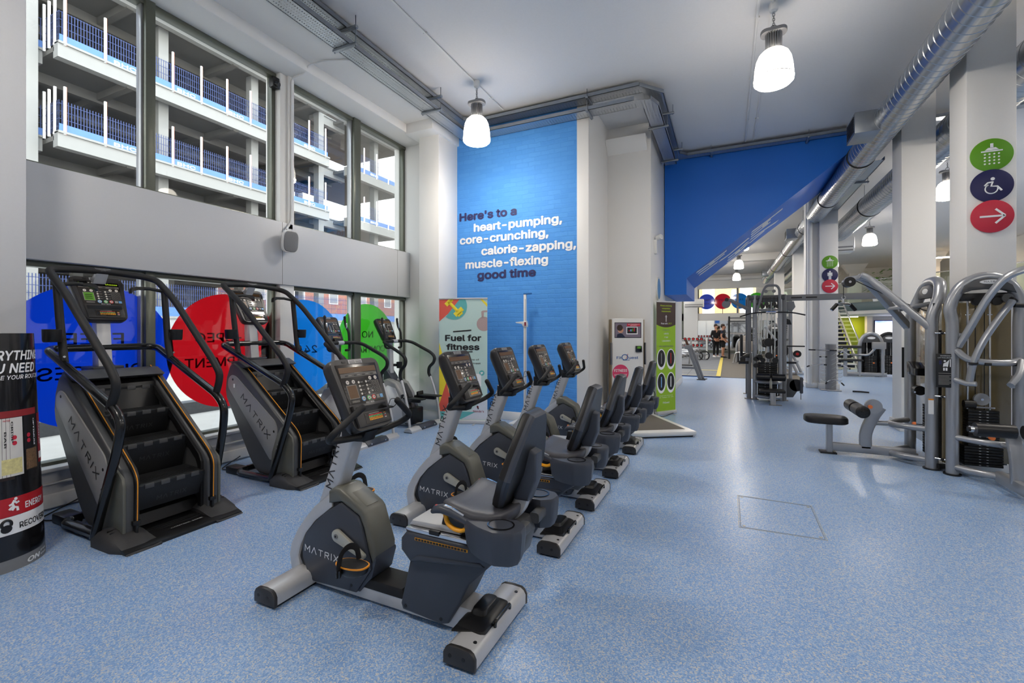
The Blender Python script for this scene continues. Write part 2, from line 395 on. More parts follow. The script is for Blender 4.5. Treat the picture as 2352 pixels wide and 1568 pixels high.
# ---------------------------------------------------------------- room shell
struct(MB().b2((-5.27, -4.2, -.2), (10.2, 41, 0), FLOOR), 'floor')
struct(MB().b2((-4.15, -4.2, 5.08), (10.2, 41, 5.4), CEIL), 'ceiling')
struct(MB().b2((-5.45, -4.2, 4.91), (-4.15, 6.9, 5.4), WHITE), 'ceiling_edge')
struct(MB().b2((-5.45, -4.2, 4.77), (-4.8, 6.6, 4.91), WHITE, .004), 'beam_window_head')
struct(MB().b2((-4.83, 6.06, 4.745), (-4.28, 6.9, 4.91), WHITE, .004), 'beam_column_cap')
struct(MB().b2((-5.45, -4.2, 0), (-4.58, 1.475, 5.0), GREYP, .006), 'pillar_near_window')
struct(MB().b2((-5.45, 6.55, 0), (-4.7, 6.95, 4.8), WHITE), 'wall_window_return')
struct(MB().b2((-4.72, 6.3, 0), (-4.32, 6.9, 4.8), WHITE, .006), 'pillar_beside_brick')
struct(MB().b2((-4.32, 6.87, 0), (-2.125, 7.05, 5.08), BRICK), 'wall_blue_brick')
struct(MB().b2((-5.45, 6.92, 0), (-1.936, 14.0, 5.08), WHITE), 'wall_back')
struct(MB().b2((-2.125, 6.868, 0), (-1.936, 6.92, 5.08), WHITE, .004), 'wall_back_pier')
w = MB().b2((-1.96, 8.09, 0), (-1.184, 14.0, 5.08), WHITE, .004)
cove = [(8.09, 4.45)]+[(8.09-.3+.3*math.cos(a), 4.45+.3*math.sin(a)) for a in (.4, .8, 1.2, 1.57)]+[(7.79, 5.08), (8.09, 5.08)]
w.prism([(y, z) for y, z in [(8.1, 4.60), (8.06, 4.63), (8.01, 4.70), (7.95, 4.76), (7.93, 4.84), (8.1, 4.84)]], -1.93, -1.25, WHITE, 'x')
struct(w, 'wall_kiosk_alcove')
struct(MB().b2((-5.45, 14.0, 0), (-5.2, 41, 5.08), WHITE), 'wall_far_left')
struct(MB().b2((10.0, -4.2, 0), (10.2, 41, 5.08), WHITE), 'wall_right')
struct(MB().b2((-5.4, -4.4, 0), (10.2, -4.2, 5.08), WHITE), 'wall_behind')
for i, (x0, y0) in enumerate(((2.34, 6.55), (2.34, 8.58), (2.15, 13.96), (2.2, 19.5), (2.1, 25.5))):
    c = MB().b2((x0, y0, 0), (x0+.395, y0+.42, 5.08), WHITE, .006)
    c.b2((x0-.03, y0-.03, 0), (x0+.425, y0+.45, .14), TRIM, .01)
    if i == 2: c.b2((x0-.28, y0+.15, 0), (x0+.02, y0+.5, 5.08), WHITE, .006).cyl((x0-.2, y0+.1, .1), (x0-.2, y0+.1, 5.08), .06, WHITE).b2((x0-.3, y0+.08, 0), (x0, y0+.52, .14), TRIM, .01)
    struct(c, ['pillar_accessible_signs', 'pillar_plain', 'pillar_shower_signs', 'pillar_far_gym', 'pillar_far_wall'][i])
# skirtings
struct(MB().b2((-4.74, 6.28, 0), (-4.3, 6.9, .15), TRIM, .006), 'baseboard_pillar')
struct(MB().b2((-4.3, 6.845, 0), (-1.92, 6.9, .14), TRIM, .006), 'baseboard_brick')
struct(MB().b2((-1.94, 6.85, 0), (-1.915, 8.1, .14), TRIM, .006).b2((-1.93, 8.065, 0), (-1.16, 8.1, .14), TRIM, .006), 'baseboard_alcove')
struct(MB().b2((-1.19, 8.065, 0), (-1.16, 14.02, .16), TRIM, .006), 'baseboard_corridor')
# blue stair bulkhead
k = (4.71-2.553)/(2.024+.745)
st = MB().prism([(-1.17, 2.228), (-.745, 2.226), (-.745, 2.553), (-.745+(5.08-2.553)/k, 5.08), (-1.17, 5.08)], 9.88, 12.35, BLUEP, 'y')
ux = V((1, 0, k)).normalized()
def onsoffit(x, y): return (x, y, 2.553+k*(x+.745)-.004)
# letters on the sloping underside, read from below
for q in ([(-.57, 10.1), (-.27, 10.22), (-.01, 10.25)], [(-.56, 10.4), (-.28, 10.52), (-.05, 10.46)], [(-.55, 10.75), (-.19, 10.86)], [(-.15, 10.95), (.0, 11.08), (.41, 10.86)], [(.02, 11.5), (.25, 11.47), (.41, 11.3)],
          [(.01, 11.85), (.28, 11.83), (.41, 11.55)], [(.0, 12.2), (.38, 12.1)], [(.45, 10.36), (.74, 10.44), (.99, 10.42)], [(.45, 10.66), (.80, 10.58)], [(.46, 10.94), (.82, 10.94)], [(.46, 11.27), (.68, 11.36), (1.0, 11.62)], [(.46, 11.72), (.74, 11.54)], [(-.3, 10.2), (-.28, 10.6)], [(.2, 11.5), (.24, 11.9)], [(.7, 10.4), (.72, 11.0)]):
    st.sqtube([onsoffit(*p) for p in q], .13, .004, WHT, rad=.1, up=(k, 0, -1))
struct(st, 'wall_stair_bulkhead')
# window wall: spandrel band, pillar, frames, panes
bd = MB().b2((-5.34, 1.3, 2.08), (-5.1, 6.549, 2.87), GREYP, .004)
bd.b2((-5.1, 3.972, 2.08), (-5.0985, 3.976, 2.87), DARKM).b2((-5.1, 6.2, 2.08), (-5.0985, 6.204, 2.87), GREY)
struct(bd, 'wall_window_band')
struct(MB().b2((-5.4, 3.965, 0), (-5.13, 4.175, 4.78), WHITE, .01).b2((-5.14, 4.06, 2.8), (-5.1, 4.13, 4.78), WHITE, .006), 'pillar_between_windows')
BAYS = [(1.3, 3.965), (4.175, 6.555)]
n = 0
for lo, hi in ((.35, 2.08), (2.87, 4.77)):
    for (y0, y1), mu in zip(BAYS, ((2.508, 2.595), (5.281, 5.418))):
        n += 1
        f = MB(); t = .035 if lo > 1 else .03
        f.b2((-5.31, y0, hi-.05), (-5.2, y1, hi), DARKM, .004).b2((-5.31, y0, lo), (-5.2, y1, lo+t), DARKM, .004)
        f.b2((-5.31, y0, lo), (-5.2, y0+.05, hi), DARKM, .004).b2((-5.31, y1-.05, lo), (-5.22, y1, hi), DARKM, .004)
        f.b2((-5.33, mu[0], lo), (-5.17, mu[1], hi), DARKM, .006).b2((-5.3, mu[0]-.02, lo), (-5.22, mu[0], hi), SILV2, .002)
        w = struct(f, 'window_%d' % n)
        p = MB().b2((-5.274, y0, lo), (-5.268, y1, hi), GLASS).build('pane', w)
sl = MB().b2((-5.34, 1.3, 0), (-5.12, 6.55, .33), GREYP, .004).b2((-5.34, 1.3, .32), (-5.07, 6.55, .352), TRIM, .008).b2((-5.13, 1.45, .02), (-5.085, 6.55, .13), TRIM, .006).b2((-5.13, 1.45, .21), (-5.1, 6.55, .225), TRIM, .003)
struct(sl, 'trim_window_sill')
# window discs
for (yc, zc, r, m, mt, lines, nm, lb) in (
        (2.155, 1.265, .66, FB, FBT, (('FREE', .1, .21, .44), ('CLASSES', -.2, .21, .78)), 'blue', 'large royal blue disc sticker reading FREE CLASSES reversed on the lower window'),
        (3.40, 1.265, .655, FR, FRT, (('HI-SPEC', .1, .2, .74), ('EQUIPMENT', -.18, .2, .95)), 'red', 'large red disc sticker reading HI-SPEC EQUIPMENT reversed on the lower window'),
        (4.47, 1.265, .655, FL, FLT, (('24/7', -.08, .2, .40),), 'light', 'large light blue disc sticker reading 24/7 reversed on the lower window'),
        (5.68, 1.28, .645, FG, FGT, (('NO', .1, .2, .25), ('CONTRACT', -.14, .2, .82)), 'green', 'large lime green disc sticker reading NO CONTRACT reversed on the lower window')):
    d = MB(); M = frame((-5.28, yc, zc), (0, 1, 0), (0, 0, 1))
    d.disc((0, 0, -.003), r, m, M, seg=64, h=.002)
    o = d.build('window_sticker'); tag(o, lb, 'window sticker', 'disc stickers on the near window')
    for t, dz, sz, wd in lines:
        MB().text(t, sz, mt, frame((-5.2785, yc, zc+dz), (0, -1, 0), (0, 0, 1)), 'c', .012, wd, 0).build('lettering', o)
# wall slogan painted on the brick
sg = tag(MB().text("Here's to a", .25, mat('slogan_navy', (44, 44, 96), .5), frame((-4.262, 6.866, 3.42), (1, 0, 0), (0, 0, 1)), 'l', .032, 1.094).build('wall_slogan'),
         'painted white and navy slogan lettering on the blue brick wall', 'wall lettering')
for t, x0, x1, z, m in (('heart-pumping,', -3.971, -2.375, 3.212, WHT), ('core-crunching,', -4.255, -2.605, 3.012, WHT), ('calorie-zapping,', -3.822, -2.145, 2.795, WHT),
                        ('muscle-flexing', -4.139, -2.612, 2.578, WHT), ('good time', -3.9, -2.825, 2.385, _M['slogan_navy'])):
    MB().text(t, .25, m, frame((x0, 6.866, z), (1, 0, 0), (0, 0, 1)), 'l', .032, x1-x0).build('lettering', sg)
# ---------------------------------------------------------------- ceiling services
def tray(name, runs, zb, lab, hang):
    r = empty(name, (0, 0, 0), label=lab, cat='cable tray', group='perforated cable trays')
    for (x0, y0, x1, y1) in runs:
        m = MB(); m.b2((x0, y0, zb), (x1, y1, zb+.003), PERFX)
        if y1-y0 > x1-x0:
            for x in (x0, x1-.012): m.b2((x, y0, zb), (x+.012, y1, zb+.055), GALV)
        else:
            for y in (y0, y1-.012): m.b2((x0, y, zb), (x1, y+.012, zb+.055), GALV)
        m.build('tray_section', r)
    for (x0, y0, x1, y1) in hang:
        m = MB(); m.b2((x0, y0, zb-.035), (x1, y1, zb-.004), GALV, .004)
        for (x, y) in (((x0+.02), (y0+y1)/2), ((x1-.02), (y0+y1)/2)) if x1-x0 > y1-y0 else (((x0+x1)/2, y0+.02), ((x0+x1)/2, y1-.02)):
            m.cyl((x, y, zb-.05), (x, y, 5.1), .005, GALV, seg=6)
        m.build('hanger', r)
    return r
def chamf(m, pts, zb):
    m.prism(pts, zb, zb+.003, PERFX, 'z')
t = tray('cable_tray', [(-4.16, -4, -3.94, 6.45), (-3.8, 6.6, -1.13, 6.82), (-1.04, 6.97, -.84, 9.5), (-.72, 9.66, 4.5, 9.84)], 4.968, 'upper tier of galvanised cable tray close under the ceiling',
         [(-4.16, 2.2, -3.8, 2.24), (-4.16, 3.9, -3.8, 3.94), (-4.16, 5.6, -3.8, 5.64), (-1.9, 6.56, -1.86, 6.86), (-1.08, 7.6, -.76, 7.64), (-1.08, 9.2, -.76, 9.24), (-.3, 9.58, -.26, 9.88), (1.3, 9.58, 1.34, 9.88), (2.9, 9.58, 2.94, 9.88)])
for P in ([(-4.16, 6.45), (-3.94, 6.45), (-3.8, 6.6), (-3.8, 6.82), (-4.16, 6.82)], [(-1.13, 6.62), (-.84, 6.97), (-1.04, 6.97), (-1.13, 6.8)], [(-1.04, 9.5), (-.84, 9.5), (-.72, 9.66), (-.72, 9.84), (-1.04, 9.84)]):
    m = MB(); chamf(m, P, 4.968); a, b = {6: (P[1], P[2]), 4: (P[0], P[1])}[5 if len(P) == 99 else (6 if len(P) == 5 else 4)]
    m.sqtube([(a[0], a[1], 4.995), (b[0], b[1], 4.995)], .012, .055, GALV); m.build('tray_corner', t)
t = tray('cable_tray', [(-4.14, -4, -3.9, 6.45), (-3.8, 6.6, -1.2, 6.84), (-1.12, 6.92, -.9, 9.5)], 4.775, 'lower tier of galvanised cable tray hung below the upper one',
         [(-4.16, 2.2, -3.8, 2.24), (-4.16, 3.9, -3.8, 3.94), (-4.16, 5.6, -3.8, 5.64), (-1.9, 6.56, -1.86, 6.86), (-1.16, 7.6, -.84, 7.64), (-1.16, 9.2, -.84, 9.24)])
for P in ([(-4.14, 6.45), (-3.9, 6.45), (-3.8, 6.6), (-3.8, 6.84), (-4.14, 6.84)], [(-1.2, 6.62), (-.98, 6.68), (-.9, 6.92), (-1.12, 6.92), (-1.2, 6.82)]):
    m = MB(); chamf(m, P, 4.775); a, b = P[1], P[2]
    m.sqtube([(a[0], a[1], 4.80), (b[0], b[1], 4.80)], .012, .055, GALV); m.build('tray_corner', t)
tray('cable_tray', [(2.33, 10.2, 2.55, 30)], 4.55, 'cable tray beside the long spiral duct, past the pillars', [(2.25, y, 2.62, y+.04) for y in (11.5, 14.6, 17.5, 21)])
def conduit(pts, lab, r=.012, clips=()):
    m = MB().tube(pts, r, TRIM, seg=8)
    o = tag(m.build('conduit'), lab, 'conduit', 'white conduits')
    for c in clips: MB().box(c, (.05, .02, .02), TRIM).build('saddle_clip', o)
conduit([(-3.28, -4, 5.066), (-3.28, 6.6, 5.066)], 'white conduit on the ceiling running through the lamp nearest the windows', .012, [(-3.28, y, 5.07) for y in (1.5, 3, 4.5, 6.2)])
conduit([(.31, -4, 5.066), (.31, 9.66, 5.066)], 'white ceiling conduit just left of the big lamp, thicker of the pair', .016, [(.31, y, 5.07) for y in (4.5, 5.9, 7.3, 8.7)])
conduit([(.45, -4, 5.066), (.45, 9.66, 5.066)], 'white ceiling conduit passing behind the big lamp, thinner of the pair', .01, [(.45, y, 5.07) for y in (7.3, 8.7)])
conduit(fil([(-4.12, 4.35, 4.85), (-4.3, 4.3, 4.9), (-4.6, 4.18, 4.9), (-4.79, 4.1, 4.85), (-4.84, 4.1, 4.755), (-5.09, 4.1, 4.755), (-5.09, 4.1, 2.9), (-5.06, 4.0, 2.78)], .06), 'white conduit bending from the tray down the window pillar to the speaker', .011)
conduit([(3.4, 8.6, 5.05), (3.4, 30, 5.05)], 'white conduit on the ceiling by the second duct', .012)
def duct(x, z, r, y0, y1, lab, joints, boxes=()):
    m = MB(); pts = []; pr = []
    y = y0; vs = []; seg = 40; rr = []
    while y < y1:
        rr += [(y, r), (y+.105, r), (y+.11, r+.004), (y+.118, r+.004), (y+.123, r)]; y += .135
    for yy, q in rr:
        vs += [(x+q*math.cos(2*PI*k/seg), yy+.135*k/seg, z+q*math.sin(2*PI*k/seg)) for k in range(seg)]
    n = len(rr)
    m.raw(vs, [(i*seg+k, i*seg+(k+1) % seg, (i+1)*seg+(k+1) % seg, (i+1)*seg+k) for i in range(n-1) for k in range(seg-1)]+[(i*seg+seg-1, (i+5)*seg, (i+6)*seg, (i+1)*seg+seg-1) for i in range(n-6)], DUCT)
    m.cyl((x, y0-.1, z), (x, y1, z), r-.003, DUCT, seg=40)
    o = tag(m.build('ventilation_duct'), lab, 'air duct')
    for y in joints: MB().cyl((x, y-.012, z), (x, y+.012, z), r+.012, BLK, seg=40).build('joint_band', o)
    for y, s in boxes:
        b = MB().b2((x-r-.22, y, z-.16), (x-.05, y+.5, z+.14), GALV, .004)
        for k in range(9): b.b2((x-r-.228, y+.05, z-.12+.026*k), (x-r-.215, y+.45, z-.11+.026*k), BLK)
        b.build('outlet_box', o)
    for y in joints: MB().cyl((x-.02, y+.4, z+r-.05), (x-.02, y+.4, 5.1), .006, GALV, seg=6).build('hanger_rod', o)
    return o
duct(2.075, 4.48, .2, -3, 31, 'long spiral steel ventilation duct in front of the pillars', (5.05, 9.6, 12.4, 15.6, 20, 25, 28.5), ((8.0, 1), (16.3, 1), (27, 1)))
duct(3.09, 4.47, .25, 2, 31, 'fatter spiral steel duct behind the pillars', (8, 13.5, 18.6, 24))
# ---------------------------------------------------------------- pendant lamps
def make_pendant():
    r = empty('pendant_lamp', (0, 0, 5.08), label='glowing opal dome pendant lamp over the bike row', cat='pendant lamp', group='high bay pendant lamps')
    MB().lathe([(0, 0), (.045, 0), (.05, -.03), (.042, -.08), (.02, -.1), (0, -.1)], TRIM, seg=16).build('ceiling_rose', r)
    ch = MB()
    for i in range(5):
        M = MX.Translation((0, 0, -.125-.026*i)) @ MX.Rotation(PI/2*(i % 2), 4, 'Z')
        ch.tube([M @ V((.011*math.cos(a), 0, .019*math.sin(a))) for a in [2*PI*k/10 for k in range(10)]], .0035, GREY, seg=5, closed=True)
    ch.tube([(.03*math.cos(2*PI*k/14), 0, -.268+.03*math.sin(2*PI*k/14)) for k in range(14)], .005, GREY, seg=6, closed=True)
    ch.build('chain', r)
    st_ = [(.075+.055*math.cos(a), .055*math.sin(a)) for a in [-PI/2+PI*k/8 for k in range(9)]]+[(-.075+.055*math.cos(a), .055*math.sin(a)) for a in [PI/2+PI*k/8 for k in range(9)]]
    MB().prism([(x, y*1.5) for x, y in st_], -.335, -.295, GREY, 'z', .006).build('gear_tray', r)
    fn = MB().cyl((0, 0, -.53), (0, 0, -.33), .045, GREY)
    for k in range(22):
        a = 2*PI*k/22
        fn.box((.062*math.cos(a), .062*math.sin(a), -.43), (.04, .004, .2), SILV2, M=None) if False else fn.raw([(q*math.cos(a)+s*.002*math.sin(a), q*math.sin(a)-s*.002*math.cos(a), z) for z in (-.53, -.33) for q in (.04, .082) for s in (-1, 1)], [(0, 1, 3, 2), (4, 6, 7, 5), (0, 4, 5, 1), (2, 3, 7, 6), (0, 2, 6, 4), (1, 5, 7, 3)], SILV2)
    fn.build('heat_sink', r)
    dm = MB().lathe([(.07, -.515), (.11, -.53), (.145, -.565), (.17, -.62), (.185, -.7), (.193, -.8), (.195, -.82)], LAMP, seg=40).build('dome_shade', r)
    MB().lathe([(.195, -.818), (.1985, -.818), (.1985, -.826), (.195, -.826)], GREY, seg=40).build('rim', dm)
    MB().lathe([(.195, -.825), (.192, -.86), (.17, -.882), (.1, -.893), (0.0001, -.896)], LENS, seg=40).build('lens', r)
    return r
p0 = make_pendant(); p0.location = (-3.26, 5.708, 5.08)
p0['label'] = 'glowing dome pendant lamp hanging before the blue brick wall'
for x, y, z, lb in ((.461, 5.737, 5.08, 'largest glowing dome pendant lamp, between the two conduits and the big duct'), (.461, 17.2, 5.08, 'dome pendant lamp half hidden by the sloping blue bulkhead'), (.461, 22.3, 5.08, 'dome pendant lamp in the far gym, upper of the two under the beam'),
                 (.461, 27.4, 5.08, 'dome pendant lamp in the far gym, lower of the two nearest the far windows'), (4.1, 17.95, 5.08, 'dome pendant lamp between the plain pillar and the pillar with the man sign'), (4.1, 12.3, 5.08, 'dome pendant lamp cut off by the pillar with the wheelchair sign'),
                 (-3.26, .4, 5.08, None), (.461, .3, 5.08, None), (4.1, 6.7, 5.08, None), (4.1, .8, 5.08, None), (7.2, 14, 5.08, None), (7.2, 6, 5.08, None), (-3.2, 20, 5.08, None), (-1.2, 15.6, 5.08, None), (4.1, 23.5, 5.08, None), (-3.2, 27, 5.08, None)):  # entries without a label are unseen lamps, added to brighten the gym
    c = copy_tree(p0); c.location = (x, y, z)
    c['label'] = lb or 'unseen dome pendant lamp added for light'
# ---------------------------------------------------------------- round pillar signs
def pic(m, kind, M):
    if kind == 'shower':
        m.b2((-.012, .07, .012), (.012, .12, .015), WHT, 0, M); m.prism([(-.055, .05), (.055, .05), (.03, .075), (-.03, .075)], .012, .015, WHT, 'z', 0, M); m.b2((-.085, .032, .012), (.085, .046, .015), WHT, 0, M)
        for i in range(4):
            for j in range(4): m.disc((-.055+.037*i, .008-.034*j, .012), .0085, WHT, M, 10, .003)
    elif kind == 'wheelchair':
        m.disc((.005, .07, .012), .017, WHT, M, 14, .003)
        m.tube([(.033*math.cos(a)-.012+.02, -.04+.052*math.sin(a), .013) for a in [math.radians(d) for d in range(130, 395, 15)]] and [(-.005+.05*math.cos(a), -.035+.05*math.sin(a), .013) for a in [math.radians(d) for d in range(120, 380, 15)]], .006, WHT, seg=6, M=M)
        for q in ([(-.06, .0, .013), (-.035, .03, .013), (.005, .035, .013)], [(.005, .04, .013), (-.008, -.008, .013), (.04, -.012, .013), (.075, -.06, .013)]): m.tube(q, .009, WHT, seg=6, M=M)
    elif kind == 'man':
        m.disc((0, .09, .012), .018, WHT, M, 14, .003); m.b2((-.028, -.01, .012), (.028, .068, .015), WHT, 0, M)
        for s in (-1, 1): m.b2((s*.032, -.02, .012), (s*.05, .065, .015), WHT, 0, M); m.b2((s*.004, -.11, .012), (s*.026, .0, .015), WHT, 0, M)
    else:
        m.sqtube([(-.1, 0, .0135), (.09, .0, .0135)], .02, .003, WHT, up=(0, 0, 1), M=M)
        m.sqtube([(.025, .075, .0135), (.1, 0, .0135)], .02, .003, WHT, up=(0, 0, 1), M=M); m.sqtube([(.025, -.075, .0135), (.1, 0, .0135)], .02, .003, WHT, up=(0, 0, 1), M=M)
for (xc, yf, zs, mid, where) in ((2.537, 6.55, (3.36, 3.032, 2.705), 'wheelchair', 'on the pillar by the weight machines'), (2.368, 13.96, (3.23, 2.9, 2.62), 'man', 'on the distant pillar behind the attachment stand')):
    for z, m_, kd, nm in zip(zs, (GRN, NAVY, RED), ('shower', mid, 'arrow'), ('green shower sign', 'navy %s sign' % mid, 'red arrow sign')):
        M = frame((xc, yf, z), (1, 0, 0), (0, 0, 1)); d = MB()
        rr = .172; pr = [(rr*math.cos(2*PI*k/48), rr*math.sin(2*PI*k/48)) for k in range(48)]
        zo = {'shower': 0, 'arrow': .012}.get(kd, .006)
        d.prism(pr, zo, zo+.012, m_, 'z', .002, M)
        o = tag(d.build('round_sign'), 'round %s %s' % (nm, where), 'sign', 'round pillar signs')
        q = MB(); pic(q, kd, M @ MX.Translation((0, 0, zo))); q.build('pictogram', o)
# speaker on the band
r = empty('wall_speaker', (-5.1, 4.02, 2.63), label='white wall speaker with grey grille on the band between windows', cat='speaker')
M = MX.Rotation(math.radians(-18), 4, 'Z') @ MX.Rotation(math.radians(8), 4, 'Y')
lp = lambda x, a, b, n=20: [M @ V((x, math.copysign(abs(math.cos(2*PI*k/n))**.5, math.cos(2*PI*k/n))*a, math.copysign(abs(math.sin(2*PI*k/n))**.6, math.sin(2*PI*k/n))*b)) for k in range(n)]
MB().loft([lp(.03, .05, .09), lp(.07, .085, .125), lp(.14, .098, .14), lp(.18, .095, .135)], TRIM).build('housing', r)
MB().loft([lp(.178, .088, .128), lp(.192, .082, .12), lp(.197, .06, .09)], GREY).build('grille', r)
MB().b2((0, -.03, -.05), (.05, .03, .05), TRIM, .005).build('bracket', r)
# camera box on the beam and small wall items
r = empty('security_light', (-1.184, 8.5, 3.0), label='white twin emergency light box on the corridor wall', cat='light fitting')
MB().b2((0, -.05, -.13), (.05, .07, .12), TRIM, .006).build('housing', r)
MB().cyl((.04, .02, .15), (.12, -.02, .17), .045, TRIM, r1=.05).build('lamp_head', r)
MB().cyl((.04, .06, .16), (.12, .1, .18), .045, TRIM, r1=.05).build('lamp_head', r)
r = tag(MB().cyl((-1.184, 8.85, 2.27), (-1.15, 8.85, 2.27), .22, TRIM, seg=36).build('wall_disc_sign'), 'white round disc sign edge on, above the green banner', 'sign')
MB().cyl((-1.15, 8.85, 2.27), (-1.146, 8.85, 2.27), .19, mat('disc_blue', (90, 150, 200), .4), seg=36).build('print', r)
r = tag(MB().b2((-5.2, 3.86, 4.55), (-5.12, 3.95, 4.68), BLK, .006).cyl((-5.14, 3.9, 4.6), (-5.09, 3.92, 4.58), .03, BLK).build('junction_box'), 'small black cable box at the top corner of the first window', 'cable box')
# floor hatch
h = MB(); H = [(.085, 4.617), (.654, 4.602), (.647, 3.892), (.083, 3.872)]
for i in range(4):
    a, b = H[i], H[(i+1) % 4]
    for o_ in (0, .012):
        q = lambda p: (p[0]+(.37-p[0])*o_/.3, p[1]+(4.25-p[1])*o_/.3, .0008)
        h.sqtube([q(a), q(b)], .004, .0016, GREY if o_ else CRANK)
for x, y in H: h.disc((x+(.37-x)*.12, y+(4.25-y)*.12, .0002), .012, CRANK)
tag(h.build('floor_hatch'), 'square floor access hatch outlined in metal trim', 'floor hatch')
# ---------------------------------------------------------------- console shared by the cardio machines
def rrect(w0, w1, h, r=.04, n=5, arch=0.):
    """rounded trapezoid outline: half width w0 at the bottom, w1 at the top"""
    pts = []
    P = [(-w0, 0), (w0, 0), (w1, h), (-w1, h)]
    for p in fil([V((x, y, 0)) for x, y in P], r, n, True): pts.append((p.x, p.y+arch*(max(0, p.y/h)**3)*(1-(p.x/w1)**2)))
    return pts
def console(parent, o, up, s=1., lit=False, lip=True):
    u = V(up).normalized(); M = frame(o, (0, 1, 0), u) @ MX.Scale(s, 4)
    H = .415
    def ring(k, dz, grow=0., sy=0): return [V((x*k+0, (y-.2)*(1-(1-k)*.6)+.2+sy, dz)) for x, y in rrect(.15, .195, H, .05, 5, .02)]
    b = MB().loft([ring(.5, -.12), ring(.72, -.105), ring(.97, -.06), ring(1., -.03), ring(1., -.008), ring(.965, .004)], CONS, M)
    c = b.build('console', parent)
    f = MB()
    f.prism([(-.135, .155), (.135, .155), (.158, .388), (-.158, .388)], .003, .0065, DISP, 'z', .001, M)
    z = .0066
    X = lambda a, t: a*(.138+.016*t)
    Y = lambda t: .163+.218*t
    f.rect(X(-.94, .9), Y(.80), X(.94, .9), Y(.95), LCD if not lit else BLKG, M, z)
    f.rect(X(-.94, .75), Y(.68), X(.94, .75), Y(.785), LABG, M, z)
    for k in range(4): f.rect(-.11+.066*k, Y(.705), -.09+.066*k, Y(.735), BLK, M, z+.001); f.rect(-.083+.066*k, Y(.72), -.06+.066*k, Y(.735), KEY, M, z+.001)
    for a, b_ in ((-.72, .55), (-.42, .55), (.5, .60), (.8, .60)):
        f.disc((X(a, .55), Y(b_), z), .0115, BTNW, M, 14); f.disc((X(a, .55), Y(b_), z+.0015), .003, PBLK, M, 8)
    f.rect(X(-.86, .3), Y(.1), X(-.34, .3), Y(.47), KEY, M, z); f.rect(X(-.83, .3), Y(.115), X(-.37, .3), Y(.455), LCDG if lit else LCD, M, z+.001)
    if lit:
        for k in range(3): f.rect(X(-.78, .3), Y(.18+.08*k), X(-.45, .3), Y(.21+.08*k), PBLK, M, z+.002)
        f.text('choose', .026, LEDY, M @ MX.Translation((X(.88, .9), Y(.84), z+.002)), 'r', .004, .085).text('P', .026, LEDY, M @ MX.Translation((X(-.9, .9), Y(.84), z+.002)), 'l', .004)
    for i in range(2):
        for j in range(4):
            x, y = X(-.16+.4*i, .3), Y(.52-.105*j)
            f.disc((x, y, z), .007, BTNW, M, 12); f.rect(x+.009, y-.006, x+.036, y+.006, BLK, M, z); f.rect(x+.012, y-.002, x+.03, y+.001, KEY, M, z+.001)
    f.rect(X(.5, .3), Y(.17), X(.94, .3), Y(.53), LABG, M, z)
    for i in range(3):
        for j in range(4): f.rect(X(.53+.14*i, .3), Y(.44-.085*j), X(.63+.14*i, .3), Y(.505-.085*j), BLK, M, z+.001); f.rect(X(.565+.14*i, .3), Y(.46-.085*j), X(.595+.14*i, .3), Y(.485-.085*j), KEY, M, z+.002)
    for a, mm in ((-.16, BTNB), (.14, BTNG), (.42, BTNR)):
        f.disc((X(a, .1), Y(.07), z), .0145, mm, M, 18); f.disc((X(a, .1), Y(.07), z+.0015), .0095, BTNW, M, 14); f.disc((X(a, .1), Y(.07), z+.003), .004, GREY, M, 10)
    f.rect(X(.6, .1), Y(.02), X(.76, .1), Y(.12), KEY, M, z); f.rect(X(.8, .1), Y(.02), X(.96, .1), Y(.12), BTNB, M, z)
    f.rect(X(-.82, .1), Y(0), X(-.4, .1), Y(.06), LABG, M, z)
    for k in range(3): f.rect(X(-.8, .1), Y(.005+.018*k), X(-.45-.08*k, .1), Y(.012+.018*k), KEY, M, z+.001)
    f.build('control_panel', c)
    g = MB()
    g.prism([(-.128, .02), (.128, .02), (.135, .145), (-.135, .145)], .002, .024 if lip else .012, CONS, 'z', .006, M)
    zz = .0245 if lip else .0125
    g.rect(-.12, .100, .118, .133, BLKG, M, zz-.0005, .001)
    g.build('book_ledge', c)
    h = MB(); h.rect(-.075, .032, .095, .092, DISP, M, zz, .001)
    for k in range(9):
        for j, mm in enumerate((YEL, ORG, BTNG, BTNR)): h.rect(-.045+.012*k, .046+.0085*j, -.0355+.012*k, .0530+.0085*j-.0006*k*0, mm, M, zz+.001, .0006)
    h.rect(-.04, .083, .04, .086, KEY, M, zz+.001, .0005)
    for j in range(4): h.rect(.075, .045+.009*j, .09, .049+.009*j, (BTNW, BTNR, BTNW, ORG)[j], M, zz+.001, .0005)
    h.build('chart_card', c)
    MB().text('MATRIX', .014, TXTL, M @ MX.Translation((.015, .1475, .0095)), 'c', .012, .062).build('logo_lettering', c)
    v = MB(); v.rect(-.052, .392, .052, .414, SILV, M, .004, .003)
    for k in range(4): v.rect(-.047, .3945+.0045*k, -.002, .3965+.0045*k, BLK, M, .0071, .001); v.rect(.002, .3945+.0045*k, .047, .3965+.0045*k, BLK, M, .0071, .001)
    v.rect(-.1, .398, -.075, .408, BLK, M, .004, .003)
    v.build('fan_grille', c)
    return c
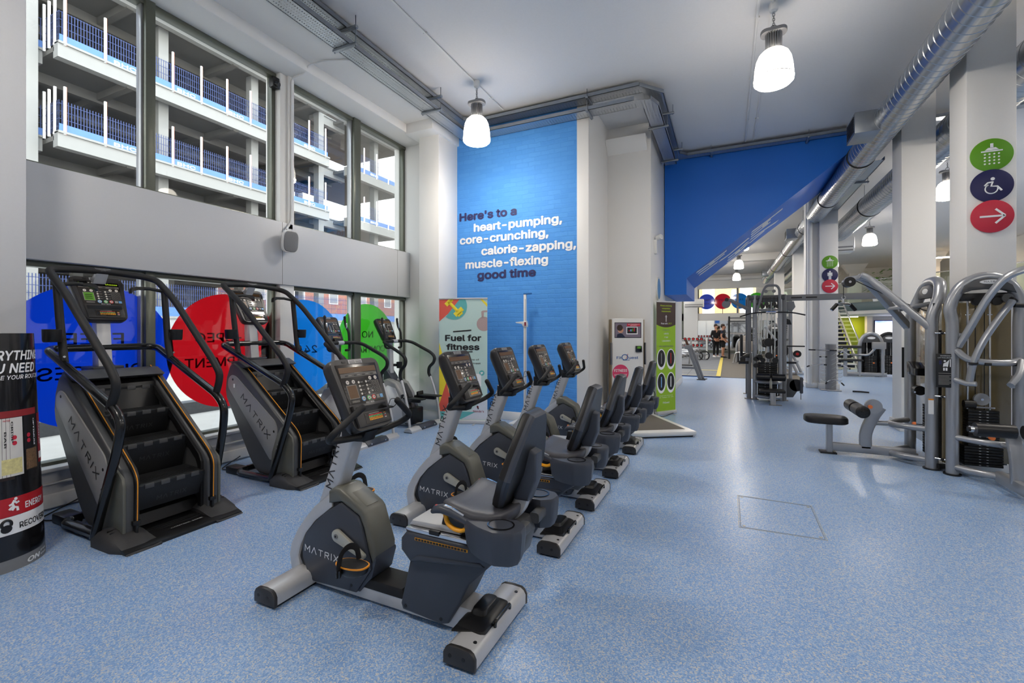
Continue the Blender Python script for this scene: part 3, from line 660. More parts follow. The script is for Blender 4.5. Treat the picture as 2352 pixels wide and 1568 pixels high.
# ---------------------------------------------------------------- recumbent bikes
def foot(parent, x0, x1, hy, z0=.018, z1=.098, name='front_foot', holes=True):
    cx = (x0+x1)/2; w = x1-x0
    pr = [(cx-w/2, z0), (cx-w/2, z0+.045), (cx-w/2+.012, z1-.014), (cx-w/2+.03, z1-.003), (cx, z1), (cx+w/2-.03, z1-.003), (cx+w/2-.012, z1-.014), (cx+w/2, z0+.045), (cx+w/2, z0)]
    o = MB().prism(pr, -hy+.022, hy-.022, SILV, 'y').b2((cx-w/2+.01, -hy+.03, .004), (cx+w/2-.01, hy-.03, z0+.002), BLK).build(name, parent)
    for s in (-1, 1):
        e = MB(); q = [(cx+(x-cx)*1.03, .012+(z-z0)*1.1) for x, z in pr]
        e.prism(q, s*(hy-.023), s*hy, CONS, 'y', .006)
        for k in (-1, 1):
            e.cyl((cx+.035*k-.01, s*(hy-.002), .055), (cx+.035*k-.01, s*(hy+.001), .055), .009, PBLK, seg=12)
        e.b2((cx-w/2+.02, s*(hy-.02), 0), (cx+w/2-.02, s*(hy-.09), .016), RUB)
        e.build('end_cap', o)
        if holes: MB().cyl((cx+w/2-.035, s*(hy-.07), z1-.004), (cx+w/2-.035, s*(hy-.07), z1-.0005), .009, PBLK, seg=12).build('bolt_cap', o)
    return o
def make_bike():
    r = empty('recumbent_bike', (0, 0, 0), label='recumbent bike', cat='exercise bike', group='row of recumbent bikes')
    foot(r, -.70, -.54, .345, holes=False)
    rf = foot(r, .50, .66, .29, name='rear_foot')
    cv = MB()
    lp = lambda x0, x1, y0, y1, z: [V((x, y, z)) for x, y in [(p.x, p.y) for p in fil([V((x0, y0, 0)), V((x1, y0, 0)), V((x1, y1, 0)), V((x0, y1, 0))], .03, 4, True)]]
    cv.loft([lp(.485, .640, -.17, .12, .085), lp(.487, .636, -.165, .115, .106), lp(.50, .622, -.12, .10, .118), lp(.515, .60, -.085, .085, .122), lp(.522, .594, -.075, .075, .142), lp(.528, .588, -.066, .066, .146)], BLK)
    cv.prism([(.486, -.20), (.486, -.14), (.60, -.12), (.62, -.15)], .094, .104, BLK, 'z', .003)
    c = cv.build('pedestal_cover', rf)
    MB().tube([(.648, -.07, .085), (.652, -.075, .112), (.652, .085, .112), (.648, .09, .085)], .009, BLKG, rad=.02).build('carry_handle', c)
    MB().prism([(-.62, .012), (.52, .012), (.52, .132), (.40, .135), (.28, .108), (-.2, .10), (-.62, .09)], -.074, .074, SILV, 'y', .012).build('base_beam', r)
    MB().prism([(-.25, .078), (-.2, .125), (-.17, .135), (.10, .135), (.13, .078)], -.079, .079, RUB, 'y', .01).build('grip_strip', r)
    # drive unit
    fr = MB()
    outer = [(-.40, .575), (-.46, .53), (-.547, .462), (-.62, .385), (-.684, .303), (-.735, .215), (-.752, .145), (-.738, .075), (-.715, .02)]
    inner = [(-.60, .02), (-.655, .085), (-.672, .15), (-.655, .215), (-.612, .295), (-.53, .385), (-.40, .485)]
    fr.prism(outer+inner, -.082, .082, SILV, 'y', .01)
    fr.build('curved_frame', r)
    mid = [(-.40, .53), (-.20, .47), (-.13, .3), (-.11, .2), (-.22, .05), (-.60, .03), (-.68, .14), (-.62, .31)]
    MB().prism(mid, -.07, .07, BLK, 'y', .01).build('inner_housing', r)
    cover = [(-.322, .526), (-.193, .468), (-.162, .409), (-.124, .287), (-.095, .20), (-.205, .05), (-.535, .038), (-.585, .09), (-.618, .16), (-.622, .215), (-.598, .297), (-.52, .385), (-.42, .465)]
    for s in (-1, 1):
        d = MB().prism(cover, s*.06, s*.098, CHAR, 'y', .008)
        o = d.build('drive_cover', r)
        MB().cyl((-.235, s*.0975, .085), (-.235, s*.0995, .085), .008, PBLK, seg=12).build('screw_hole', o)
        xd = (1, 0, -.06) if s < 0 else (-1, 0, .0)
        MB().text('MATRIX', .05, TXTL, frame((-.595 if s < 0 else -.33, s*.0985, .205), xd, (.06, 0, 1) if s < 0 else (0, 0, 1)), 'l', .012, .262).build('logo_lettering', o)
    hood = [(-.425, .50), (-.425, .575), (-.385, .602), (-.335, .602), (-.165, .512), (-.145, .49), (-.075, .30), (-.075, .26), (-.09, .2), (-.126, .287), (-.164, .409), (-.195, .468), (-.324, .524)]
    MB().prism(hood, -.088, .088, OLIVE, 'y', .02, seg=3).prism([(-.36, .597), (-.345, .606), (-.17, .517), (-.18, .505)], -.05, .05, OLIVE, 'y', .01).build('hood', r)
    MB().prism([(-.13, .19), (-.075, .27), (-.07, .255), (-.1, .15), (-.19, .052), (-.21, .052)], -.085, .085, CHAR, 'y', .008).build('lower_hood', r)
    # mast with lettering
    m = MB().prism([(-.56, .44), (-.375, .598), (-.262, .90), (-.275, .95), (-.335, .97), (-.372, .91)], -.05, .05, SILV, 'y', .018, seg=3).build('mast', r)
    xd = V((.235, 0, .97)); yd = V((-.97, 0, .235))
    MB().text('MATRIX', .062, TXTD, frame((-.435, -.0505, .575), xd, yd), 'l', .008, .32).build('logo_lettering', m)
    console(r, (-.153, 0, .945), (-.162, 0, .384))
    MB().prism([(-.36, .86), (-.20, .87), (-.17, .93), (-.24, .96), (-.36, .97)], -.055, .055, BLK, 'y', .015).prism([(-.33, .93), (-.22, .93), (-.30, 1.18), (-.37, 1.15)], -.07, .07, BLK, 'y', .02).build('console_neck', r)
    hb = MB().tube([(-.112, -.142, 1.085), (-.15, -.315, .968), (-.205, -.29, .925), (-.215, -.06, .90), (-.215, .06, .90), (-.205, .29, .925), (-.15, .315, .968), (-.112, .142, 1.085)], .0185, RUB, seg=12, rad=.05)
    for s in (-1, 1): hb.ball((-.112, s*.142, 1.085), .0187, RUB)
    hb.build('handlebar', r)
    # cranks and pedals
    for s, dx, dz in ((-1, .187, -.075), (1, -.15, .135)):
        y = s*.118
        a = V((-.32, y, .352)); b = V((-.32+dx, s*.135, .352+dz))
        cm = MB(); d = (b-a).normalized(); nn = V((-d.z, 0, d.x))
        pr = [a+nn*.035*math.cos(t)-d*.035*math.sin(t) for t in [PI*k/10 for k in range(11)]]+[b-nn*.016*math.cos(t)+d*.016*math.sin(t) for t in [PI*k/8 for k in range(9)]]
        cm.prism([(p.x, p.z) for p in pr], y-.009, y+.011, CRANK, 'y', .003)
        cm.cyl((-.32, s*.06, .352), (-.32, s*.12, .352), .03, BLK).cyl((-.32, s*.127, .352), (-.32, s*.131, .352), .013, GREY).cyl((-.32, s*.130, .352), (-.32, s*.1325, .352), .006, PBLK)
        co = cm.build('crank_arm', r)
        px, pz = b.x+.012, b.z+.0
        pd = MB(); loop = [(px+.10*math.cos(t)*(1 if math.cos(t) > 0 else 1.0), .05*math.copysign(abs(math.sin(t))**.7, math.sin(t))) for t in [2*PI*k/24 for k in range(24)]]
        yc = s*.205
        L = lambda z, k: [V((px+(x-px)*k, yc+y*k*1.05, z+.08*(x-px)*.6)) for x, y in loop]
        pd.loft([L(pz-.06, .5), L(pz-.035, .9), L(pz-.004, 1.0)], BLK)
        pd.loft([L(pz-.004, 1.01), L(pz+.003, 1.01), L(pz+.003, .93)], ORG, caps=False).loft([L(pz+.0025, .94), L(pz+.005, .9)], RUB)
        po = pd.build('pedal', co)
        stp = [(px-.035, yc-.058, pz-.05), (px-.035, yc-.06, pz+.02), (px-.03, yc-.045, pz+.075), (px-.02, yc, pz+.095), (px-.01, yc+.042, pz+.07), (px-.005, yc+.052, pz)]
        MB().sqtube(fil(stp, .04, 4), .032, .004, RUB, up=(1, 0, 0)).box((px-.035, yc-.062, pz-.03), (.028, .012, .04), BLKG, .003).build('pedal_strap', po)
    # seat support
    sp = MB().prism([(.17, .325), (.108, .075), (.12, .045), (.36, .03), (.40, .045), (.46, .145), (.52, .265), (.635, .38), (.635, .40)], -.10, .10, CHAR, 'y', .014, seg=3)
    so = sp.build('seat_pedestal', r)
    for x, z in ((.14, .07), (.36, .06)): MB().cyl((x, -.1002, z), (x, -.102, z), .009, PBLK, seg=12).build('screw_hole', so)
    bx = MB().prism([(.128, .43), (.128, .37), (.185, .318), (.635, .385), (.70, .43), (.70, .46), (.60, .468), (.16, .468)], -.125, .125, CHAR, 'y', .014, seg=3)
    bx.prism([(.20, .335), (.24, .365), (.60, .40), (.62, .385)], -.13, .13, CHAR, 'y', .006)
    bo = bx.build('rail_housing', r)
    for s in (-1, 1):
        sc = MB().b2((.22, s*.1255, .437), (.53, s*.1270, .451), YEL)
        for k in range(17): sc.b2((.224+.0178*k, s*.1265, .439), (.238+.0178*k, s*.1285, .449), BLK)
        sc.build('position_scale', bo)
    rl = MB().b2((.15, -.10, .455), (.66, .10, .475), LGREY, .004).b2((.155, -.115, .468), (.66, -.085, .49), CHR, .004).b2((.155, .085, .468), (.66, .115, .49), CHR, .004)
    rl.prism([(.15, .485), (.17, .515), (.46, .522), (.46, .49)], -.085, .085, SILV, 'y', .008).b2((.30, -.12, .478), (.36, -.10, .50), BLK, .003)
    rl.build('seat_rails', r)
    MB().prism([(.34, .52), (.36, .60), (.70, .61), (.74, .53), (.70, .49), (.40, .49)], -.075, .075, BLK, 'y', .015).build('seat_carriage', r)
    MB().prism([(.56, .40), (.72, .39), (.775, .44), (.80, .53), (.78, .595), (.70, .60), (.66, .5)], -.085, .085, CHARG, 'y', .025, seg=3).build('rear_housing', r)
    ct = MB(); loops = []; n = 28
    for x, hw, zt, th, cur in ((.335, .10, .655, .02, .02), (.345, .17, .675, .05, .03), (.37, .205, .682, .075, .035), (.44, .218, .668, .085, .03), (.54, .222, .660, .09, .022), (.64, .215, .662, .085, .02), (.71, .18, .672, .075, .02), (.745, .14, .68, .05, .02), (.755, .10, .675, .02, .01)):
        lp_ = []
        for k in range(n):
            a = 2*PI*k/n; cy = math.copysign(abs(math.cos(a))**.55, math.cos(a)); cz = math.copysign(abs(math.sin(a))**.6, math.sin(a))
            y = hw*cy; z = zt-th/2+th/2*cz+(cur*(y/.22)**2 if cz > -.2 else cur*.4*(y/.22)**2)
            lp_.append(V((.425+(x-.335)*.34/.42-.03*(y/.22)**2*max(0, 1-(x-.335)/.12), y*.94, z)))
        loops.append(lp_)
    ct.loft(loops, CUSH).build('seat', r, ang=60)
    # backrest
    A = V((.655, 0, .645)); B = V((.825, 0, 1.115)); d = (B-A); un = d.normalized(); nn = V((un.z, 0, -un.x))
    MT = frame(A, (0, 1, 0), un)
    Lb = d.length
    ol = [(.035, 0), (.10, .05*Lb), (.205, .36*Lb), (.215, .44*Lb), (.185, .62*Lb), (.10, .95*Lb), (.075, 1.0*Lb)]
    ol = ol+[(-x, y) for x, y in ol[::-1]]
    def bl(kx, ky, z, cur): return [V((x*kx, Lb*.45+(y-Lb*.45)*ky, z+cur*(x/.2)**2)) for x, y in ol]
    # front cushion faces the rider, so it lies on the negative side of the panel normal
    bo = MB().loft([bl(.80, .93, -.038, .03), bl(.97, .985, -.026, .03), bl(1, 1, -.008, .03), bl(1, 1, .004, .03)], VINYL, MT).build('backrest', r, ang=25)
    sh = MB().loft([bl(1.0, 1.0, .004, .03), bl(1.0, 1.0, .018, .03), bl(.93, .975, .030, .03)], CHAR, MT, caps=False)
    sh.loft([bl(.93, .975, .030, .03), bl(.62, .80, .020, .0), bl(.3, .6, .010, 0)], VINYL, MT, caps=True)
    sh.build('back_shell', bo, ang=25)
    MB().prism([(-.05, .05*Lb), (.05, .05*Lb), (.09, .30*Lb), (.06, .55*Lb), (-.06, .55*Lb), (-.09, .30*Lb)], .005, .032, VINYL, 'z', .008, MT).build('lumbar_plate', bo)
    MB().prism([(.765, .925), (.80, .945), (.848, .925), (.845, .80), (.805, .695), (.735, .695), (.725, .73)], -.042, .042, CHAR, 'y', .012, seg=3).build('back_bracket', r)
    MB().sqtube([(.775, 0, .75), (.75, 0, .655), (.69, 0, .60), (.62, 0, .565)], .07, .06, SILV, rad=.05, up=(0, 1, 0)).build('back_post', r)
    # side arms with cup holders and grips
    for s in (-1, 1):
        N = 36; cx, cy = .752, s*.215
        poly = [(.555, .175), (.60, .158), (.70, .138), (.80, .132), (.855, .165), (.862, .235), (.835, .275), (.75, .298), (.66, .27), (.575, .225), (.553, .205)]
        poly = [(x, s*y) for x, y in poly]
        def ray(a):
            best = 9; dx, dy = math.cos(a), math.sin(a)
            for i in range(len(poly)):
                (x1, y1), (x2, y2) = poly[i], poly[(i+1) % len(poly)]
                ex, ey = x2-x1, y2-y1; det = dx*(-ey)+ex*dy
                if abs(det) < 1e-9: continue
                t = ((x1-cx)*(-ey)+ex*(y1-cy))/det; q = (dx*(y1-cy)-dy*(x1-cx))/det
                if t > 0 and -1e-6 <= q <= 1+1e-6: best = min(best, t)
            return best
        R = [ray(2*PI*k/N) for k in range(N)]
        ol = lambda k_, z: [V((cx+math.cos(2*PI*k/N)*R[k]*k_, cy+math.sin(2*PI*k/N)*R[k]*k_, z+.02*(.75-(cx+math.cos(2*PI*k/N)*R[k]*k_))*-1)) for k in range(N)]
        ci = lambda q, z: [V((cx+math.cos(2*PI*k/N)*q*1.15, cy+math.sin(2*PI*k/N)*q, z)) for k in range(N)]
        cup = MB().loft([ol(.5, .488), ol(.80, .495), ol(.93, .53), ol(1, .61), ol(1, .632), ol(.95, .642), ci(.052, .645)], CHAR, caps=False)
        cup.loft([ci(.052, .646), ci(.050, .64), ci(.043, .545), ci(.01, .54)], CHAR); cup.raw(ol(.5, .488), [tuple(range(N))], CHAR)
        co = cup.build('cup_holder', r, ang=30)
        MB().loft([ci(.054, .643), ci(.054, .649), ci(.0485, .649), ci(.0485, .643)], BLKG, caps=False).build('cup_rim', co)
        MB().sqtube([(.80, s*.15, .585), (.80, s*.05, .585)], .05, .05, CHARG).build('arm_mount', co)
        g = MB().tube([(.585, s*.205, .622), (.545, s*.205, .638), (.49, s*.206, .655), (.44, s*.207, .663), (.405, s*.208, .655), (.385, s*.208, .64)], .022, CHAR, seg=14, rr=[.018, .021, .025, .025, .022, .012], flat=(1.1, .85))
        g.sqtube([(.56, s*.205, .650), (.50, s*.206, .669), (.455, s*.207, .679)], .022, .010, CHR, rad=.05)
        g.disc((0, 0, 0), .008, BTNR, MX.Translation((.41, s*.208, .672)), 12, .003)
        g.build('hand_grip', r)
        MB().tube([(.455, s*.205, .645), (.465, s*.205, .60), (.50, s*.205, .578), (.55, s*.205, .575), (.585, s*.205, .605)], .0105, YEL, seg=10, rad=.03, flat=(1.2, 1)).build('seat_lever', r)
    return r
bk = make_bike(); BY = (2.0, 3.11, 3.96, 4.87, 5.85)
for i, y in enumerate(BY):
    b = bk if i == 0 else copy_tree(bk)
    b.location = (-1.65, y, 0)
    b['label'] = ('recumbent bike nearest the camera, at the front of the row', 'second recumbent bike in the row, between the front bike and the third', 'third and middle recumbent bike of the row of five', 'fourth recumbent bike, last but one before the kiosk', 'fifth recumbent bike, deepest of the row in front of the fitness kiosk')[i]
def earphone(y):
    o = tag(MB().tube(fil([(-1.79, y+.06, 1.045), (-1.77, y+.13, 1.05), (-1.77, y+.16, 1.09), (-1.80, y+.13, 1.10), (-1.79, y+.08, 1.03), (-1.765, y+.02, 1.02)], .04), .0022, BLK, seg=5).build('headphone_lead'), 'thin black lead looped on the ledge of the %s bike console' % ('front' if y < 2.5 else 'third'), 'cable', 'leads on the bike consoles')
earphone(2.0); earphone(3.96)
# ---------------------------------------------------------------- stair climbers
def make_mill(lit):
    r = empty('stair_climber', (0, 0, 0), label='stair climber', cat='stair climber', group='stair climbers by the window')
    side = [(.318, .055), (.325, .40), (.312, .46), (.275, .505), (-.50, 1.125), (-.575, 1.16), (-.64, 1.13), (-.70, 1.0), (-.715, .87), (-.70, .79), (-.33, .20), (-.25, .10), (-.18, .055), (.05, .055)]
    for s in (-1, 1):
        m = MB().prism(side, s*.235, s*.325, CHARG, 'y', .018, seg=3)
        so = m.build('side_housing', r)
        pn = [(p.x, p.y) for p in fil([V((-.60, 1.035, 0)), V((-.53, 1.02, 0)), V((.07, .60, 0)), V((.105, .52, 0)), V((.05, .235, 0)), V((.0, .205, 0)), V((-.66, .905, 0)), V((-.655, .99, 0))], .03, 3, True)]
        po = MB().prism(pn, s*.32, s*.334, LGREY, 'y', .005).build('side_panel', so)
        MB().cyl((-.575, s*.333, .985), (-.575, s*.3355, .985), .012, PBLK, seg=12).cyl((.055, s*.333, .50), (.055, s*.3355, .50), .012, PBLK, seg=12).build('fixing', po)
        xd, yd = ((.73, 0, -.68), (.68, 0, .73)) if s < 0 else ((-.73, 0, .68), (.68, 0, .73))
        MB().text('MATRIX', .085, TXTE, frame((-.445, s*.3345, .80) if s < 0 else (-.05, s*.3345, .43), xd, yd), 'l', .006, .56).build('logo_lettering', po)
        lower = [(.322, .06), (.328, .40), (.31, .465), (.26, .505), (.16, .555), (.10, .47), (.03, .30), (.0, .06)]
        MB().prism(lower, s*.315, s*.338, OLIVE, 'y', .008).build('front_cover', so)
        MB().prism([(.24, .50), (-.50, 1.10), (-.535, 1.075), (.20, .46), (.225, .40), (.225, .06), (.27, .06), (.27, .44)], s*.232, s*.212, BLK, 'y').build('inner_skirt', so)
        rl = MB().sqtube([(.328, s*.262, .06), (.336, s*.262, .44), (.285, s*.262, .508), (-.555, s*.262, 1.168)], .035, .02, BLK, rad=.07, up=(0, 1, 0))
        rl.build('edge_rail', so)
        MB().sqtube([(.348, s*.262, .16), (.356, s*.262, .448), (.298, s*.262, .528), (-.55, s*.262, 1.190)], .007, .006, ORG, rad=.07, up=(0, 1, 0)).box((.335, s*.262, .145), (.03, .05, .03), BLK, .004).build('orange_line', so)
    nose = [(.294, .381), (.063, .639), (-.174, .849), (-.402, 1.031), (-.60, 1.16)]
    for i in range(4):
        (x, z), (x2, z2) = nose[i], nose[i+1]
        zt = z-.0
        low = z-.19 if i == 0 else nose[i-1][1]-.03
        pr = [(x, zt-.006), (x-.008, zt), (x2-.03, zt+.012), (x2-.03, zt-.025), (x-.035, zt-.03), (x-.045+(.03 if i == 0 else 0)-.06, low), (x-.02+(.03 if i == 0 else 0)-.06, low), (x-.004, zt-.035)]
        m = MB().prism(pr, -.225, .225, STEP, 'y')
        for k in range(4): m.b2((x-.012, -.19+.105*k, zt-.03), (x+.004, -.13+.105*k, zt+.003), STEPG, .003)
        for k in range(5): m.b2((x-.05-.022*k, -.2, zt+.001), (x-.042-.022*k, .2, zt+.006+.0012*k), STEP)
        so = m.build('step', r)
        MB().text('MATRIX', .045, TXTE, frame((x-.03, 0, zt-.14), (0, 1, 0), (.25, 0, .97)), 'c', .005, .2, .004).build('embossed_lettering', so)
    MB().prism([(-.42, 1.06), (-.60, 1.13), (-.69, .98), (-.705, .86), (-.33, .22), (-.22, .06), (.20, .06), (.18, .14), (-.15, .3)], -.236, .236, BLK, 'y', .01).build('rear_cover', r)
    MB().prism([(-.50, 1.105), (-.44, 1.10), (-.40, 1.12), (-.52, 1.178), (-.62, 1.175), (-.68, 1.10), (-.66, 1.05)], -.31, .31, CHARG, 'y', .015, seg=3).build('top_cover', r)
    # base: front tread plate with curved foot pads
    base = MB().prism([(.16, .0), (.50, .0), (.50, .018), (.46, .03), (.16, .04)], -.40, .40, BLK, 'y', .004)
    for k in range(7): base.b2((.24+.032*k, -.28, .036-.002*k), (.256+.032*k, .28, .041-.0025*k), STEP)
    bo = base.build('base_plate', r)
    MB().text('CONTROL ZONE', .028, TXTL, frame((.40, .04, .0395), (0, 1, 0), (-1, 0, 0)), 'c', .01, .22).build('lettering', bo)
    for s in (-1, 1):
        pad = MB(); loops = []
        for t, zt, zi in ((.12, .10, .1), (.20, .118, .1), (.28, .108, .09), (.36, .07, .06), (.45, .034, .03), (.50, .012, .014), (.515, .004, .004)):
            yo = .43-.0*(t-.14)-.09*max(0, (t-.34)/.18)**2
            loops.append([V((t, s*y, z)) for y, z in ((.19, .0), (.19, zt*.5+.012), (.235, zt*.85), (.27, zt), (.35, zt), (.40, zt*.9), (yo, zt*.55), (yo, 0))])
        pad.loft(loops, PADR)
        for k in range(5): pad.b2((.24+.035*k, s*.28, .0), (.246+.035*k, s*.39, (.115, .107, .085, .058, .036)[k]-.002+.001), BLK)
        pad.build('foot_pad', r, ang=50)
    fl = MB().tube([(.2, -.36, .04), (-.42, -.36, .04), (-.5, -.30, .04), (-.5, .30, .04), (-.42, .36, .04), (.2, .36, .04)], .032, BTUBE, rad=.08, flat=(1.1, 1))
    for s in (-1, 1): fl.b2((-.40, s*.30, .035), (.16, s*.345, .045), BLK)
    fl.b2((-.2, -.3, .015), (.18, .3, .03), BLK)
    fl.build('base_frame', r)
    for s in (-1, 1):
        MB().b2((-.66, s*.24, .0), (-.46, s*.36, .075), BLK, .015).cyl((-.665, s*.28, .04), (-.655, s*.28, .04), .01, PBLK).cyl((-.665, s*.32, .04), (-.655, s*.32, .04), .01, PBLK).build('rear_foot', r)
    # rails
    lo = MB().tube([(.10, -.40, .05), (.32, -.362, .70), (.347, -.353, .87), (.25, -.355, .96), (-.66, -.376, 1.34), (-.72, -.33, 1.352), (-.73, 0, 1.352), (-.72, .33, 1.352), (-.66, .376, 1.34), (.25, .355, .96), (.347, .353, .87), (.32, .362, .70), (.10, .40, .05)], .030, BTUBE, seg=14, rad=.09)
    lo_ = lo.build('lower_handrail', r)
    for s in (-1, 1):
        MB().cyl((.20, s*.381, .345), (.227, s*.377, .425), .029, BTUBE).cyl((.192, s*.407, .36), (.192, s*.4, .36), .01, CHR).cyl((.205, s*.405, .40), (.205, s*.398, .40), .01, CHR).build('tube_joint', lo_)
    up = MB().tube([(.215, -.362, .955), (.27, -.356, 1.06), (.285, -.355, 1.14), (.20, -.355, 1.24), (-.40, -.37, 1.78), (-.66, -.37, 1.955), (-.745, -.33, 1.985), (-.76, -.12, 2.005), (-.76, .12, 2.005), (-.745, .33, 1.985), (-.66, .37, 1.955), (-.40, .37, 1.78), (.20, .355, 1.24), (.285, .355, 1.14), (.27, .356, 1.06), (.215, .362, .955)], .0275, RUB, seg=14, rad=.11)
    uo = up.build('upper_handrail', r)
    MB().cyl((-.76, -.055, 2.005), (-.76, .055, 2.005), .027, SILV).prism([(-.775, 2.0), (-.735, 2.0), (-.80, 1.90), (-.87, 1.90)], -.045, .045, SILV, 'y', .006).build('console_bracket', uo)
    for s in (-1, 1):
        MB().tube([(-.435, s*.363, 1.245), (-.47, s*.36, 1.36), (-.50, s*.365, 1.55), (-.545, s*.368, 1.875)], .026, RUB, seg=12, rad=.08).cyl((-.41, s*.374, 1.30), (-.405, s*.374, 1.30), .008, CHR).build('upright', r)
        MB().lathe([(.0, -.045), (.05, -.045), (.055, -.03), (.058, .05), (.053, .052), (.05, -.03), (0, -.035)], BLK, (-.47, s*.42, 1.455), seg=24).b2((-.50, s*.36, 1.42), (-.45, s*.39, 1.48), BLK, .005).build('cup_holder', r)
        g = MB().tube([(-.54, s*.355, 1.852), (-.55, s*.25, 1.868), (-.56, s*.18, 1.865)], .015, RUB, seg=10)
        g.loft([[V((-.56+x, s*y, 1.862+z+dz)) for x, z in ((-.018, -.012), (.018, -.012), (.018, .012), (-.018, .012))] for y, dz in ((.21, .005), (.18, .004))]+[[V((-.56+x*1.3, s*y, 1.862+z+dz)) for x, z in ((-.018, -.016), (.018, -.016), (.018, .016), (-.018, .016))] for y, dz in ((.15, 0), (.125, -.012), (.115, -.03))], BLK)
        for k in (0, 1): g.disc((0, 0, 0), .006, BTNW, MX.Translation((-.55+.006*k, s*(.155+.022*k), 1.882)), 10, .003)
        g.build('hand_grip', r)
    MB().prism([(-.80, 1.19), (-.69, 1.19), (-.735, 1.62), (-.815, 1.62)], -.05, .05, SILV, 'y', .008).build('mast', r)
    MB().b2((-.84, -.11, 1.165), (-.64, .11, 1.195), CHAR, .008).build('mast_base', r)
    console(r, (-.66, 0, 1.585), (-.19, 0, .35), 1.0, lit, False)
    return r
for i, y in enumerate((2.03, 3.39)):
    m = make_mill(i == 0); m.location = (-4.1, y, 0)
    m['label'] = ('stair climber with lit green display in front of the blue window disc', 'stair climber with dark display in front of the red window disc')[i]
    if i == 1: MB().b2((-.56, -.338, .90), (-.535, -.3345, .94), WHT).build('asset_sticker', m)
for y in (1.62, 3.05):
    tag(MB().tube(fil([(-5.07, y+.35, .05), (-5.0, y+.15, .012), (-4.9, y+.02, .01), (-4.78, y+.05, .012), (-4.7, y+.1, .03)], .08), .006, BLK, seg=6).build('power_cable'), 'black power cable behind the %s stair climber' % ('lit' if y < 2 else 'dark display'), 'cable', 'power cables')
# ---------------------------------------------------------------- ascent trainers
def make_cross():
    r = empty('elliptical_trainer', (0, 0, 0), label='elliptical', cat='elliptical trainer', group='elliptical trainers by the window')
    f = MB().prism([(-.075, .0), (-.075, .03), (-.03, .068), (.03, .068), (.075, .03), (.075, 0)], -.43, .43, SILV, 'y', .01).build('foot_bar', r)
    MB().prism([(-.08, .012), (-.08, .04), (-.035, .08), (.035, .08), (.08, .04), (.08, .012)], -.2, .2, CHAR, 'y', .012).cyl((.075, -.13, .04), (.083, -.13, .04), .009, CHR).cyl((.075, .13, .04), (.083, .13, .04), .009, CHR).b2((-.07, -.43, 0), (.07, .43, .012), BLK).build('foot_cover', f)
    body = [(-.22, .07), (-.24, .28), (-.33, .52), (-.45, .68), (-.62, .74), (-.74, .70), (-.86, .50), (-.93, .25), (-.93, .06)]
    for s in (-1, 1):
        b = MB().prism(body, s*.03, s*.17, LGREY, 'y', .03, seg=3).build('drive_shroud', r)
        MB().prism([(-.30, .10), (-.33, .40), (-.45, .60), (-.60, .64), (-.74, .52), (-.80, .28), (-.80, .1)], s*.165, s*.176, SILV, 'y', .005).b2((-.42, s*.176, .40), (-.37, s*.179, .47), PBLK).build('shroud_panel', b)
    MB().prism([(-.20, .07), (-.22, .3), (-.3, .52), (-.40, .66), (-.55, .70), (-.8, .4), (-.8, .06)], -.05, .05, CHARG, 'y').b2((-.30, -.14, .05), (-.14, .14, .30), BLK, .02).build('core_housing', r)
    MB().prism([(-.72, .70), (-.64, .70), (-.67, 1.36), (-.73, 1.36)], -.045, .045, SILV, 'y', .01).build('mast', r)
    MB().prism([(-.76, .68), (-.56, .66), (-.6, .76), (-.68, .86), (-.76, .86)], -.09, .09, CHAR, 'y', .02).build('mast_boot', r)
    MB().lathe([(0, -.05), (.042, -.05), (.048, .05), (.042, .05), (.04, -.04), (0, -.042)], BLK, (-.58, .09, .94), seg=20).b2((-.66, .03, .92), (-.60, .08, .96), BLK).build('cup_holder', r)
    console(r, (-.67, 0, 1.34), (-.19, 0, .36), .92, False, False)
    MB().prism([(-.75, 1.30), (-.62, 1.32), (-.64, 1.38), (-.78, 1.42)], -.06, .06, BLK, 'y', .012).build('console_neck', r)
    MB().cyl((-.60, -.05, 1.325), (-.60, .05, 1.325), .029, SILV).build('rail_clamp', r)
    for s in (-1, 1):
        MB().tube([(.0, s*.385, .06), (-.03, s*.38, .30), (-.11, s*.37, .60), (-.175, s*.362, .76)], .019, SILV, rad=.12, seg=12).build('rail_post', r)
        MB().tube([(-.172, s*.362, .75), (-.20, s*.357, .80), (-.195, s*.358, .90), (-.10, s*.364, .98), (-.085, s*.366, 1.07), (-.16, s*.36, 1.14), (-.50, s*.33, 1.30), (-.585, s*.28, 1.325), (-.60, 0, 1.325)], .025, RUB, rad=.07, seg=12).build('hand_rail', r)
        h = MB().tube([(-.60, s*.10, 1.22), (-.62, s*.19, 1.22), (-.63, s*.20, 1.30), (-.64, s*.195, 1.48), (-.685, s*.18, 1.56), (-.70, s*.178, 1.66)], .017, RUB, rad=.05, seg=10)
        h.ball((-.70, s*.178, 1.675), (.02, .018, .026), BLK).b2((-.675, s*.165, 1.52), (-.655, s*.19, 1.60), CHR, .006)
        h.build('moving_handle', r)
        px = -.13 if s < 0 else .02; pz = .44 if s < 0 else .475
        pl = [(px-.20, .035), (px-.16, .02), (px+.14, .03), (px+.18, .06), (px+.18, .15), (px+.12, .178), (px-.16, .17), (px-.20, .14)]
        MB().prism([(x, s*y) for x, y in pl], pz, pz+.02, BLK, 'z', .006).prism([(px-.22, pz-.01), (px-.22, pz+.06), (px-.19, pz+.07), (px-.18, pz+.015)], s*.03, s*.17, BLK, 'y', .006).b2((px-.3, s*.07, pz-.05), (px+.1, s*.13, pz), BLK, .015).build('foot_plate', r)
    MB().sqtube([(-.95, 0, .04), (.0, 0, .04)], .09, .05, SILV).b2((-.98, -.3, 0), (-.88, .3, .06), SILV, .015).build('base_beam', r)
    return r
e = make_cross(); e.location = (-4.2, 4.64, 0); e['label'] = 'elliptical trainer in front of the light blue window disc'
